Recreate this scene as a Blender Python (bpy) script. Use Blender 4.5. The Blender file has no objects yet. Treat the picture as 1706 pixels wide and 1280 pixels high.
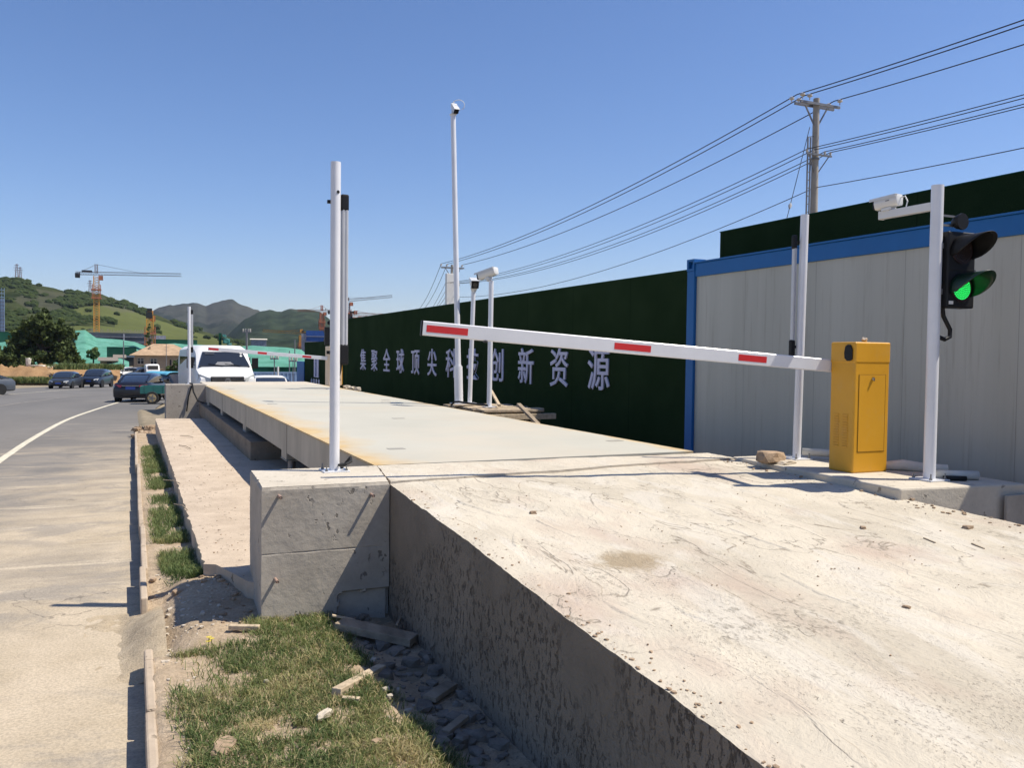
import bpy, bmesh, math, random
import numpy as np
from mathutils import Vector, Matrix
R=math.radians
random.seed(7); rng=np.random.default_rng(7)
S=bpy.context.scene; C=S.collection
D=0.87          # level of the weighbridge deck above the verge

# ------------------------------------------------------------------ camera
F=1400.; CZ=1.77; ROLL=.012
def basis(yaw,p):
    f=Vector((math.sin(yaw)*math.cos(p),math.cos(yaw)*math.cos(p),-math.sin(p)))
    r=Vector((math.cos(yaw),-math.sin(yaw),0)); u=r.cross(f)
    c,s=math.cos(ROLL),math.sin(ROLL)
    return f, c*r+s*u, -s*r+c*u
FW,RT,UP=basis(R(24.40607),R(1.980))
cam=bpy.data.cameras.new('camera'); co=bpy.data.objects.new('camera',cam); C.objects.link(co)
M=Matrix((RT,UP,-FW)).transposed().to_4x4(); M.translation=Vector((0,0,CZ)); co.matrix_world=M
cam.sensor_width=36; cam.lens=F/1706*36; cam.clip_start=.05; cam.clip_end=12000
S.camera=co
def W(px,py,d):
    """world point at forward distance d seen in direction (px,py)"""
    return Vector((0,0,CZ))+d*(FW+(px-853)/F*RT-(py-640)/F*UP)
def zr(y):
    if y<6: return -.18
    if y<46: return -.18-.0155*(y-6)
    if y<200: return -.80-.022*(y-46)
    return -4.19
def Wg(px,d,dz=0):
    v=W(px,585,d); v.z=zr(v.y)+dz; return v

# ------------------------------------------------------------------ materials
def rgb(c): return (c[0],c[1],c[2],1)
class NT:
    def __init__(s,name):
        s.m=bpy.data.materials.new(name); s.m.use_nodes=True; s.t=s.m.node_tree; s.n=s.t.nodes
        s.b=s.n['Principled BSDF']; s.co=None
    def new(s,t,**k):
        n=s.n.new(t)
        for a,b in k.items(): setattr(n,a,b)
        return n
    def link(s,a,b): s.t.links.new(a,b)
    def coord(s,scale=(1,1,1)):
        tc=s.new('ShaderNodeTexCoord'); mp=s.new('ShaderNodeMapping'); mp.inputs['Scale'].default_value=scale
        g=s.new('ShaderNodeNewGeometry'); s.link(g.outputs['Position'],mp.inputs['Vector']); return mp.outputs['Vector']
    def noise(s,scale,detail=4,rough=.6,stretch=(1,1,1),dist=0):
        n=s.new('ShaderNodeTexNoise'); n.inputs['Scale'].default_value=scale; n.inputs['Detail'].default_value=detail
        n.inputs['Roughness'].default_value=rough; n.inputs['Distortion'].default_value=dist
        s.link(s.coord(stretch),n.inputs['Vector']); return n.outputs['Fac']
    def ramp(s,fac,stops):
        r=s.new('ShaderNodeValToRGB'); s.link(fac,r.inputs['Fac']); e=r.color_ramp.elements
        while len(e)<len(stops): e.new(.5)
        for i,(p,c) in enumerate(stops):
            e[i].position=p; e[i].color=rgb(c) if hasattr(c,'__len__') else (c,c,c,1)
        return r.outputs['Color']
    def mix(s,fac,a,b,mode='MIX'):
        m=s.new('ShaderNodeMix',data_type='RGBA',blend_type=mode)
        for sock,v in ((m.inputs['Factor'],fac),(m.inputs['A'],a),(m.inputs['B'],b)):
            if isinstance(v,(int,float)): sock.default_value=v
            elif isinstance(v,(tuple,list)): sock.default_value=rgb(v)
            else: s.link(v,sock)
        return m.outputs['Result']
    def math(s,op,a,b):
        m=s.new('ShaderNodeMath',operation=op)
        for sock,v in ((m.inputs[0],a),(m.inputs[1],b)):
            if isinstance(v,(int,float)): sock.default_value=v
            else: s.link(v,sock)
        return m.outputs[0]
    def bump(s,h,strength=.3,dist=.01):
        b=s.new('ShaderNodeBump'); b.inputs['Strength'].default_value=strength; b.inputs['Distance'].default_value=dist
        s.link(h,b.inputs['Height']); s.link(b.outputs['Normal'],s.b.inputs['Normal'])
    def fin(s,col=None,rough=.8,metal=0,spec=.3):
        if col is not None:
            if isinstance(col,(tuple,list)): s.b.inputs['Base Color'].default_value=rgb(col)
            else: s.link(col,s.b.inputs['Base Color'])
        s.b.inputs['Roughness'].default_value=rough; s.b.inputs['Metallic'].default_value=metal
        s.b.inputs['Specular IOR Level'].default_value=spec
        return s.m
def simple(name,c,rough=.6,metal=0,spec=.4,var=.12,scale=8,stretch=(1,1,1),bump=0):
    n=NT(name); f=n.noise(scale,5,.6,stretch)
    lo=tuple(x*(1-var) for x in c); hi=tuple(min(1,x*(1+var)) for x in c)
    col=n.ramp(f,[(.3,lo),(.7,hi)])
    if bump: n.bump(n.noise(scale*6,4),bump,.01)
    return n.fin(col,rough,metal,spec)

SANDC=(2.33,3.64,0)
MAT={}
def m_slab():
    n=NT('ramp concrete')
    big=n.noise(1.1,6,.62,(1,.7,1)); mid=n.noise(4.5,7,.7,(1.3,.8,1),.6); fine=n.noise(45,5,.7)
    col=n.ramp(big,[(.3,(.44,.385,.30)),(.45,(.53,.47,.375)),(.58,(.60,.535,.43)),(.72,(.52,.435,.345))])
    pale=n.noise(1.7,5,.6,(1.5,.45,1),1.2)
    col=n.mix(n.ramp(pale,[(.54,0),(.60,.65)]),col,(.60,.55,.47))
    pink=n.noise(1.9,3,.5,(1,.6,1))
    col=n.mix(n.ramp(pink,[(.55,0),(.72,.55)]),col,(.43,.31,.245))
    gr=n.math('MULTIPLY',n.ramp(n.noise(2.6,5,.65,(1.2,.5,1)),[(.55,0),(.66,1)]),n.ramp(n.noise(38,3,.7,(1,.6,1)),[(.5,0),(.62,.75)]))
    col=n.mix(gr,col,(.20,.175,.14))
    sp=n.ramp(n.noise(26,4,.75,(1,.8,1)),[(.66,0),(.72,.8)])
    spm=n.math('MULTIPLY',sp,n.ramp(n.noise(1.9,4),[(.45,0),(.6,1)]))
    col=n.mix(spm,col,(.22,.19,.15))
    geo0=n.new('ShaderNodeNewGeometry'); sx0=n.new('ShaderNodeSeparateXYZ'); n.link(geo0.outputs['Position'],sx0.inputs[0])
    edge=n.math('MAXIMUM',n.ramp(n.math('SUBTRACT',sx0.outputs['X'],1.66),[(.0,1),(.55,0)]),n.ramp(n.math('MULTIPLY',sx0.outputs['Y'],.2),[(.3,.9),(.75,.15)]))
    grit=n.math('MULTIPLY',n.ramp(n.noise(75,3,.7,(1,.7,1)),[(.56,0),(.66,.6)]),n.ramp(n.noise(3.1,5,.7,(1,.6,1)),[(.40,0),(.60,1)]))
    col=n.mix(n.math('MULTIPLY',grit,edge),col,(.23,.185,.145))
    hole=n.math('MULTIPLY',n.ramp(n.noise(19,4,.7,(1,.8,1)),[(.64,0),(.68,.9)]),n.ramp(n.noise(2.3,4,.7),[(.46,0),(.56,1)]))
    col=n.mix(n.math('MULTIPLY',hole,edge),col,(.17,.14,.11))
    # thin cracks / plaster edges
    v=n.new('ShaderNodeTexNoise'); v.inputs['Scale'].default_value=1.25; v.inputs['Detail'].default_value=6; v.inputs['Distortion'].default_value=.9
    n.link(n.coord((1.4,.7,1)),v.inputs['Vector'])
    a=n.math('ABSOLUTE',n.math('SUBTRACT',v.outputs['Fac'],.54),0)
    cr=n.ramp(a,[(0,1),(.006,0)])
    crm=n.math('MULTIPLY',cr,n.ramp(n.noise(.9,3),[(.44,0),(.52,1)]))
    col=n.mix(crm,col,(.24,.20,.155))
    col=n.mix(n.ramp(fine,[(.35,.0),(.7,.22)]),col,(.60,.53,.42))
    geo=n.new('ShaderNodeNewGeometry'); vm=n.new('ShaderNodeVectorMath',operation='SUBTRACT'); vm.inputs[1].default_value=SANDC; n.link(geo.outputs['Position'],vm.inputs[0])
    vs=n.new('ShaderNodeVectorMath',operation='MULTIPLY'); vs.inputs[1].default_value=(1,1.15,0); n.link(vm.outputs[0],vs.inputs[0]); vl=n.new('ShaderNodeVectorMath',operation='LENGTH'); n.link(vs.outputs[0],vl.inputs[0])
    dist=n.math('ADD',vl.outputs['Value'],n.math('MULTIPLY',n.math('SUBTRACT',n.noise(14,6,.75,(1,.5,1)),.5),.42))
    col=n.mix(n.ramp(dist,[(.10,.85),(.23,0)]),col,(.32,.245,.155))
    h=n.math('ADD',n.math('MULTIPLY',mid,.8),n.math('MULTIPLY',fine,.16))
    h=n.math('SUBTRACT',h,n.math('MULTIPLY',spm,.12)); h=n.math('SUBTRACT',h,n.math('MULTIPLY',n.math('ADD',hole,grit),.16))
    step=n.ramp(v.outputs['Fac'],[(.535,0),(.545,.12)])
    h=n.math('ADD',h,step)
    n.bump(h,.8,.03)
    return n.fin(col,.9,0,.15)
def m_conc(name,a,b,pits=True,streak=False,bs=.35,rust=0):
    n=NT(name)
    st=(1,1,.35) if streak else (1,1,1)
    f=n.noise(2.6,6,.65,st); g=n.noise(24,5,.7)
    col=n.ramp(f,[(.3,a),(.7,b)])
    col=n.mix(n.ramp(g,[(.35,.22),(.65,0)]),col,tuple(x*.7 for x in a))
    h=g
    if pits:
        p=n.noise(15,3,.6,(1,1,.8)); pm=n.ramp(p,[(.63,0),(.67,1)])
        pm=n.math('MULTIPLY',pm,n.ramp(n.noise(4,3),[(.45,0),(.55,1)]))
        col=n.mix(n.math('MULTIPLY',pm,.85),col,tuple(x*.4 for x in a)); h=n.math('SUBTRACT',g,n.math('MULTIPLY',pm,1.2))
    n.bump(h,bs,.012)
    return n.fin(col,.9,0,.15)
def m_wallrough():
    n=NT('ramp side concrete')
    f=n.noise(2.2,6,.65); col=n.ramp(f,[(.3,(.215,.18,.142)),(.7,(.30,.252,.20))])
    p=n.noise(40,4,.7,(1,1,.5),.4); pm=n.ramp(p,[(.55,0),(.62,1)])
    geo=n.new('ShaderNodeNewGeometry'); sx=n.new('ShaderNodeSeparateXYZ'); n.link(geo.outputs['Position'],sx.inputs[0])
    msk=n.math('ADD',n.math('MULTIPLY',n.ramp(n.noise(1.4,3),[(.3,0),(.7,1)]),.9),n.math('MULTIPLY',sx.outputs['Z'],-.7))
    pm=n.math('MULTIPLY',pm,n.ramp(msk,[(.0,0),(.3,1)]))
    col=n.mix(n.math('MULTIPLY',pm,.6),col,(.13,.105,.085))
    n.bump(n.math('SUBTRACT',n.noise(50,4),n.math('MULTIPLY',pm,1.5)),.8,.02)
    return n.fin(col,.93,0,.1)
def m_deck():
    n=NT('painted deck plate')
    f=n.noise(.8,5,.55); col=n.ramp(f,[(.3,(.46,.44,.37)),(.7,(.51,.485,.41))])
    geo=n.new('ShaderNodeNewGeometry'); sx=n.new('ShaderNodeSeparateXYZ'); n.link(geo.outputs['Position'],sx.inputs[0])
    wob=n.math('MULTIPLY',n.math('SUBTRACT',n.noise(1.6,6,.65,(1,.5,1)),.5),.9)
    dl=n.math('ADD',n.math('SUBTRACT',sx.outputs['X'],1.78),wob)
    rl=n.ramp(dl,[(.02,1),(.16,.5),(.42,0)])
    dr=n.math('ADD',n.math('SUBTRACT',4.9,sx.outputs['X']),wob); rr=n.ramp(dr,[(.0,.8),(.16,0)])
    rust=n.math('MAXIMUM',rl,rr)
    rc=n.ramp(n.noise(5,5,.6),[(.35,(.52,.32,.10)),(.6,(.58,.42,.19)),(.75,(.60,.50,.30))])
    col=n.mix(n.math('MULTIPLY',rust,.85),col,rc)
    warm=n.ramp(n.noise(.5,4,.6),[(.45,0),(.65,.3)]); col=n.mix(warm,col,(.60,.49,.36))
    scuff=n.ramp(n.noise(9,6,.8,(.3,2,1)),[(.66,0),(.74,.25)]); col=n.mix(scuff,col,(.34,.31,.27))
    n.bump(n.noise(14,4),.1,.006)
    return n.fin(col,.75,0,.25)
def m_asphalt():
    n=NT('dusty asphalt')
    g=n.noise(60,4,.7); f=n.noise(.35,5,.6,(1,.4,1))
    col=n.ramp(f,[(.3,(.15,.145,.14)),(.7,(.20,.19,.18))])
    geo=n.new('ShaderNodeNewGeometry'); sx=n.new('ShaderNodeSeparateXYZ'); n.link(geo.outputs['Position'],sx.inputs[0])
    # dust brought in from the yard, thicker towards the kerb and close to the ramp
    a=n.math('MULTIPLY',n.math('ADD',sx.outputs['X'],3.2),.22)
    b=n.math('MULTIPLY',n.math('SUBTRACT',15,sx.outputs['Y']),.05)
    w=n.math('MULTIPLY',n.math('SUBTRACT',n.noise(.5,9,.7,(.7,1.3,1),.8),.5),2.8)
    d=n.math('ADD',n.math('ADD',a,b),w)
    dm=n.ramp(d,[(.0,.12),(.45,.55),(1.,1)])
    # crosswise streaks
    s=n.ramp(n.noise(1.3,8,.7,(.3,1.7,1),.6),[(.55,0),(.7,.45)])
    inside=n.ramp(n.math('MULTIPLY',n.math('ADD',sx.outputs['X'],3.6),.5),[(.2,0),(.7,1)])
    dm=n.math('MAXIMUM',dm,n.math('MULTIPLY',s,inside))
    far=n.ramp(n.math('MULTIPLY',sx.outputs['Y'],.02),[(.3,1),(.8,0)])
    dust=n.ramp(n.noise(2.4,5),[(.3,(.50,.405,.28)),(.7,(.62,.51,.37))])
    col=n.mix(n.math('MULTIPLY',n.math('MULTIPLY',dm,far),.9),col,dust)
    sm=n.math('MULTIPLY',n.ramp(n.noise(1.7,7,.65,(.22,2.6,1),.5),[(.60,0),(.66,.75)]),inside)
    col=n.mix(n.math('MULTIPLY',sm,far),col,(.62,.52,.385))
    gp=n.math('MULTIPLY',n.ramp(n.noise(.8,8,.7,(.8,1.1,1),.6),[(.52,0),(.60,.55)]),inside)
    col=n.mix(n.math('MULTIPLY',gp,far),col,(.27,.245,.215))
    ck=n.new('ShaderNodeTexNoise'); ck.inputs['Scale'].default_value=.8; ck.inputs['Detail'].default_value=8; n.link(n.coord((1,.8,1)),ck.inputs['Vector'])
    ca=n.math('ABSOLUTE',n.math('SUBTRACT',ck.outputs['Fac'],.5),0)
    col=n.mix(n.math('MULTIPLY',n.ramp(ca,[(0,.7),(.0022,0)]),n.ramp(n.noise(.5,2),[(.5,0),(.56,1)])),col,(.13,.11,.09))
    col=n.mix(n.ramp(g,[(.35,.35),(.6,0)]),col,(.10,.09,.08))
    n.bump(g,.5,.010)
    return n.fin(col,.92,0,.15)
def m_soil(name,a,b,sc=3.,bs=.8):
    n=NT(name); f=n.noise(sc,7,.68); g=n.noise(sc*14,5,.75)
    col=n.mix(n.ramp(g,[(.35,.5),(.6,0)]),n.ramp(f,[(.3,a),(.7,b)]),tuple(x*.55 for x in a))
    n.bump(n.math('ADD',f,n.math('MULTIPLY',g,.4)),bs,.04)
    return n.fin(col,.97,0,.05)
def m_hill(name,dark,light,meadow,sc):
    n=NT(name); f=n.noise(sc,9,.72,(1,1,1.6)); g=n.noise(sc*7,8,.8)
    col=n.ramp(f,[(.40,dark),(.56,light)])
    col=n.mix(n.ramp(g,[(.38,.75),(.56,0)]),col,tuple(x*.45 for x in dark))
    at=n.new('ShaderNodeAttribute'); at.attribute_name='meadow'
    mc=n.ramp(n.noise(sc*2.2,6,.6),[(.3,tuple(x*.78 for x in meadow)),(.7,meadow)])
    edge=n.math('ADD',at.outputs['Fac'],n.math('MULTIPLY',n.math('SUBTRACT',n.noise(sc*5,4),.5),.7))
    col=n.mix(n.ramp(edge,[(.42,0),(.58,1)]),col,mc)
    at2=n.new('ShaderNodeAttribute'); at2.attribute_name='rock'
    e2=n.math('ADD',at2.outputs['Fac'],n.math('MULTIPLY',n.math('SUBTRACT',n.noise(sc*3,6,.7,(1,1,.5)),.5),1.6))
    col=n.mix(n.ramp(e2,[(.55,0),(1.,.38)]),col,(.10,.092,.075))
    return n.fin(col,1,0,0)
def m_leaf(name,a,b):
    n=NT(name); at=n.new('ShaderNodeAttribute'); at.attribute_name='tint'
    col=n.ramp(at.outputs['Fac'],[(0,a),(1,b)])
    n.b.inputs['Subsurface Weight'].default_value=0
    m=n.fin(col,.7,0,.2)
    tr=n.new('ShaderNodeBsdfTranslucent'); n.link(col,tr.inputs['Color']); mx=n.new('ShaderNodeMixShader'); mx.inputs[0].default_value=.25
    out=n.n['Material Output']; n.link(n.b.outputs[0],mx.inputs[1]); n.link(tr.outputs[0],mx.inputs[2]); n.link(mx.outputs[0],out.inputs['Surface'])
    return m
def m_grass():
    n=NT('grass blades'); at=n.new('ShaderNodeAttribute'); at.attribute_name='tint'
    col=n.ramp(at.outputs['Fac'],[(0,(.07,.115,.035)),(.45,(.16,.205,.07)),(.72,(.28,.27,.11)),(1,(.52,.42,.23))])
    m=n.fin(col,.6,0,.25)
    tr=n.new('ShaderNodeBsdfTranslucent'); n.link(col,tr.inputs['Color']); mx=n.new('ShaderNodeMixShader'); mx.inputs[0].default_value=.3
    out=n.n['Material Output']; n.link(n.b.outputs[0],mx.inputs[1]); n.link(tr.outputs[0],mx.inputs[2]); n.link(mx.outputs[0],out.inputs['Surface'])
    return m
def m_turf():
    n=NT('artificial turf board'); f=n.noise(70,4,.8); g=n.noise(.9,4,.6)
    col=n.mix(n.ramp(f,[(.35,.7),(.65,0)]),n.ramp(g,[(.3,(.024,.046,.018)),(.7,(.038,.066,.028))]),(.008,.017,.007))
    # board joints every 2 m
    geo=n.new('ShaderNodeNewGeometry'); sx=n.new('ShaderNodeSeparateXYZ'); n.link(geo.outputs['Position'],sx.inputs[0])
    fr=n.math('FRACT',n.math('MULTIPLY',sx.outputs['Y'],.5),0); j=n.ramp(fr,[(0,1),(.012,0)])
    col=n.mix(n.math('MULTIPLY',j,.6),col,(.004,.01,.004))
    n.bump(f,.9,.02)
    return n.fin(col,1,0,.02)
def m_net():
    n=NT('green dust net'); f=n.noise(.22,7,.7,(1,1,2.2),.8); g=n.noise(1.2,5,.7)
    col=n.ramp(f,[(.3,(.055,.18,.125)),(.5,(.10,.28,.205)),(.7,(.15,.37,.29))])
    col=n.mix(n.ramp(g,[(.55,0),(.72,.6)]),col,(.27,.40,.30))
    n.bump(f,.7,.6)
    return n.fin(col,.85,0,.1)
def m_panel():
    n=NT('container wall panel'); f=n.noise(.8,4,.6,(1,3.5,.12)); g=n.noise(6,6,.7,(1,3,.15))
    col=n.ramp(f,[(.3,(.40,.385,.325)),(.7,(.47,.455,.39))])
    col=n.mix(n.ramp(g,[(.54,0),(.72,.5)]),col,(.27,.225,.17))
    geo=n.new('ShaderNodeNewGeometry'); sx=n.new('ShaderNodeSeparateXYZ'); n.link(geo.outputs['Position'],sx.inputs[0])
    fr=n.math('FRACT',n.math('MULTIPLY',n.math('SUBTRACT',sx.outputs['Y'],.05),1/1.15),0); j=n.ramp(fr,[(0,1),(.006,0)])
    col=n.mix(n.math('MULTIPLY',j,.8),col,(.10,.095,.09))
    rib=n.math('FRACT',n.math('MULTIPLY',sx.outputs['Y'],18),0)
    n.bump(n.math('ADD',rib,n.math('MULTIPLY',n.noise(3,2),.5)),.06,.01)
    return n.fin(col,.38,0,.5)
def m_paint(name,c,rough=.28,coat=.6,metal=0):
    n=NT(name); f=n.noise(3,5,.6); col=n.ramp(f,[(.3,tuple(x*.9 for x in c)),(.7,c)])
    n.b.inputs['Coat Weight'].default_value=coat; n.b.inputs['Coat Roughness'].default_value=.08
    return n.fin(col,rough,metal,.5)
def m_emit(name,c,s):
    n=NT(name); n.b.inputs['Emission Color'].default_value=rgb(c); n.b.inputs['Emission Strength'].default_value=s
    return n.fin(c,.4)
def m_yellow():
    n=NT('ochre cabinet paint'); f=n.noise(2,5,.6); g=n.noise(60,3)
    col=n.ramp(f,[(.3,(.62,.30,.016)),(.7,(.68,.34,.024))])
    dust=n.ramp(n.noise(7,6,.7,(1,1,.5)),[(.55,0),(.8,.25)]); col=n.mix(dust,col,(.50,.36,.20))
    n.bump(g,.08,.003)
    return n.fin(col,.42,0,.45)
MAT.update(
 slab=m_slab(),
 block=m_conc('formed concrete',(.37,.325,.27),(.51,.455,.38)),
 pad=m_conc('pad concrete',(.52,.46,.37),(.63,.565,.465)),
 ledge=m_conc('ledge concrete',(.45,.36,.27),(.63,.515,.395),bs=.6),
 rear=m_conc('abutment concrete',(.33,.29,.245),(.43,.385,.33)),
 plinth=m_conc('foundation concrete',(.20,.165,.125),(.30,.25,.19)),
 wall=m_wallrough(), deck=m_deck(), asphalt=m_asphalt(),
 girder=simple('girder paint',(.36,.33,.27),.5,0,.4,.2,3,(1,1,.4)),
 soil=m_soil('verge soil',(.38,.285,.19),(.58,.46,.33)),
 bank=m_soil('bank soil',(.27,.155,.075),(.40,.26,.14),.35),
 ground=m_soil('ground earth',(.25,.205,.14),(.37,.31,.225),.3),
 field=m_soil('field green',(.06,.075,.03),(.12,.12,.05),.1),
 line=simple('road paint',(.60,.55,.43),.8,0,.2,.25,6), oldline=simple('worn road paint',(.26,.235,.21),.85,0,.2,.3,3),
 kerb=m_conc('kerb concrete',(.38,.30,.22),(.54,.44,.335)),
 white=m_paint('white enamel',(.74,.74,.76),.3,.3), whitec=m_paint('camera white',(.70,.69,.66),.35,.2),
 black=simple('black plastic',(.012,.012,.013),.5,0,.25,.2), rubber=simple('rubber',(.02,.02,.02),.75,0,.3),
 alu=simple('aluminium',(.55,.55,.56),.45,.25,.5,.05), red=m_paint('red reflective strip',(.62,.012,.016),.35,.2),
 greymetal=simple('grey metal',(.22,.22,.22),.5,.6), yellow=m_yellow(),
 blue=m_paint('container blue',(.004,.12,.36),.55,.0), panel=m_panel(), turf=m_turf(), net=m_net(),
 letter=simple('letter board white',(.60,.585,.70),.7,0,.2,.05), darkgreen=simple('dark green hoarding',(.012,.07,.045),.9,0,.1,.3,.4,(1,1,.4)),
 glass=m_paint('tinted glass',(.018,.022,.028),.06,.9), chrome=simple('chrome',(.6,.6,.6),.15,1),
 carblack=m_paint('blue black car paint',(.010,.010,.016),.3,.35), cargrey=m_paint('dark grey car paint',(.028,.032,.040),.35,.35),
 carsilver=m_paint('mid grey car paint',(.085,.095,.11),.4,.3,.3), carnavy=m_paint('navy car paint',(.015,.021,.036),.35,.35),
 carwhite=m_paint('white car paint',(.76,.75,.73),.45,.15), tyre=simple('tyre rubber',(.025,.025,.025),.85), rim=simple('wheel rim',(.45,.45,.46),.3,.8),
 lampred=m_paint('tail lamp red',(.35,.015,.02),.15,.9), lampclear=m_paint('headlamp',(.50,.52,.53),.12,.9), plate=m_paint('blue plate',(.02,.06,.30),.4,.3),
 teal=m_paint('teal cargo paint',(.015,.14,.12),.5,.3), tarp=simple('light blue tarpaulin',(.12,.40,.55),.6,0,.3,.2,3),
 wood=simple('weathered timber',(.34,.27,.195),.85,0,.15,.35,9,(1,.3,1),.5), woodlight=simple('pale split timber',(.50,.40,.28),.85,0,.15,.3,14,(1,1,1),.5),
 stone=simple('pale stone',(.52,.45,.36),.9,0,.15,.25,12,(1,1,1),.6), greystone=simple('grey rubble',(.22,.19,.155),.9,0,.15,.35,10,(1,1,1),.6),
 pipe=simple('conduit plastic',(.52,.50,.45),.5,0,.3,.1), polec=m_conc('pole concrete',(.33,.30,.26),(.42,.385,.34),False), wire=simple('wire',(.02,.02,.024),.6),
 steel=simple('galvanised steel',(.20,.20,.21),.5,.5), porcelain=m_paint('porcelain',(.55,.50,.44),.3,.5),
 crane=simple('crane orange paint',(.55,.25,.04),.6), cranegrey=simple('crane grey paint',(.22,.18,.19),.7), cranered=simple('crane red paint',(.36,.12,.06),.7),
 housewall=simple('house render',(.34,.26,.185),.9,0,.1,.15,.6), tile=simple('pale roof tiles',(.40,.28,.18),.9,0,.1,.25,.8,(1,1,4)),
 brick=simple('brick wall',(.24,.125,.085),.95,0,.1,.25,1.2), dark=simple('dark opening',(.015,.014,.016),.8), shedroof=simple('shed roof sheet',(.46,.40,.30),.8,0,.1,.15),
 sitegrey=simple('site building concrete',(.055,.068,.088),.95,0,.1,.3,.12,(1,1,.3)), lattice=simple('scaffold mesh cladding',(.24,.25,.30),.9,0,.1,.3,1.5),
 bluefence=simple('pale blue fence panel',(.20,.29,.44),.7,0,.2,.2,.6), siteblue=simple('site blue sheeting',(.02,.07,.26),.8,0,.2,.3,.3),
 bark=simple('bark',(.09,.065,.045),.95,0,.1,.3,9), leafdark=m_leaf('dark leaves',(.022,.038,.013),(.13,.165,.048)), leafmid=m_leaf('mid green leaves',(.045,.08,.024),(.17,.22,.065)),
 grass=m_grass(), flower=simple('yellow petals',(.75,.62,.02),.7),
 greenled=m_emit('green signal light',(.02,.8,.13),1.7), lampoff=simple('unlit signal lens',(.03,.018,.018),.25,0,.5), visorgreen=m_paint('visor painted with green glow',(.003,.022,.010),.4,.2),
 rebar=simple('rusty tube',(.40,.27,.21),.7,.2), straw=simple('straw',(.42,.32,.17),.9,0,.1,.3,20),
 cream=m_paint('cream cabinet paint',(.66,.50,.34),.4,.3), brownstone=simple('brown stone',(.34,.245,.165),.9,0,.15,.3,9,(1,1,1),.6),
 shadecloth=simple('white sacking',(.62,.57,.48),.9), interior=simple('van interior',(.20,.20,.21),.8),
)

MAT['spill']=m_soil('spilled pale soil',(.42,.335,.23),(.58,.475,.34),6.,.6)
# ------------------------------------------------------------------ mesh helpers
def link(name,me,mat,parent=None,smooth=False):
    if mat is not None:
        me.materials.append(MAT[mat] if isinstance(mat,str) else mat)
    o=bpy.data.objects.new(name,me); C.objects.link(o)
    if parent: o.parent=parent
    if smooth:
        for p in me.polygons: p.use_smooth=True
    return o
class MB:
    def __init__(s): s.v=[]; s.f=[]
    def add(s,vs,fs):
        k=len(s.v); s.v+= [tuple(v) for v in vs]; s.f+=[tuple(i+k for i in f) for f in fs]; return s
    def box(s,lo,hi,rot=0,c=None,M=None):
        x0,y0,z0=lo; x1,y1,z1=hi
        vs=[Vector(p) for p in ((x0,y0,z0),(x1,y0,z0),(x1,y1,z0),(x0,y1,z0),(x0,y0,z1),(x1,y0,z1),(x1,y1,z1),(x0,y1,z1))]
        if M is not None: vs=[M@v for v in vs]
        return s.add(vs,[(0,3,2,1),(4,5,6,7),(0,1,5,4),(1,2,6,5),(2,3,7,6),(3,0,4,7)])
    def bar(s,a,b,w,h=None,up=(0,0,1)):
        a=Vector(a); b=Vector(b); h=h or w; d=(b-a).normalized(); u=Vector(up)
        if abs(d.dot(u))>.95: u=Vector((1,0,0))
        x=d.cross(u).normalized(); z=x.cross(d).normalized()
        vs=[p+sx*x*w/2+sz*z*h/2 for p in (a,b) for sx,sz in ((-1,-1),(1,-1),(1,1),(-1,1))]
        return s.add(vs,[(0,3,2,1),(4,5,6,7),(0,1,5,4),(1,2,6,5),(2,3,7,6),(3,0,4,7)])
    def tube(s,pts,r,n=8,cap=True):
        pts=[Vector(p) for p in pts]; rs=r if hasattr(r,'__len__') else [r]*len(pts)
        rings=[]; px=None
        for i,p in enumerate(pts):
            d=(pts[min(i+1,len(pts)-1)]-pts[max(i-1,0)]).normalized()
            if px is None:
                u=Vector((0,0,1)) if abs(d.z)<.9 else Vector((1,0,0)); px=d.cross(u).normalized()
            px=(px-d*px.dot(d)).normalized(); py=d.cross(px)
            rings.append([p+rs[i]*(math.cos(2*math.pi*k/n)*px+math.sin(2*math.pi*k/n)*py) for k in range(n)])
        vs=[v for rg in rings for v in rg]; fs=[]
        for i in range(len(pts)-1):
            for k in range(n): fs.append((i*n+k,i*n+(k+1)%n,(i+1)*n+(k+1)%n,(i+1)*n+k))
        if cap: fs.append(tuple(range(n-1,-1,-1))); fs.append(tuple((len(pts)-1)*n+k for k in range(n)))
        return s.add(vs,fs)
    def loft(s,rings,closed=True,cap=True):
        n=len(rings[0]); vs=[v for r in rings for v in r]; fs=[]
        for i in range(len(rings)-1):
            for k in range(n if closed else n-1):
                fs.append((i*n+k,i*n+(k+1)%n,(i+1)*n+(k+1)%n,(i+1)*n+k))
        if cap: fs.append(tuple(range(n-1,-1,-1))); fs.append(tuple((len(rings)-1)*n+k for k in range(n)))
        return s.add(vs,fs)
    def prism(s,poly,axis,a,b):
        """poly list of 2D points in the other two axes, extruded along axis from a to b"""
        def P(p,t): return {'x':(t,p[0],p[1]),'y':(p[0],t,p[1]),'z':(p[0],p[1],t)}[axis]
        return s.loft([[P(p,a) for p in poly],[P(p,b) for p in poly]])
    def mesh(s,name):
        me=bpy.data.meshes.new(name); me.from_pydata(s.v,[],s.f); me.update()
        bm=bmesh.new(); bm.from_mesh(me); bmesh.ops.recalc_face_normals(bm,faces=bm.faces); bm.to_mesh(me); bm.free(); return me
    def build(s,name,mat,parent=None,smooth=False,bevel=0,seg=2,autos=True):
        o=link(name,s.mesh(name),mat,parent)
        if smooth:
            for p in o.data.polygons: p.use_smooth=True
            try: o.data.set_sharp_from_angle(angle=R(38))
            except Exception: pass
        if bevel:
            m=o.modifiers.new('bevel','BEVEL'); m.width=bevel; m.segments=seg; m.limit_method='ANGLE'; m.angle_limit=R(40)
        return o
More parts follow.
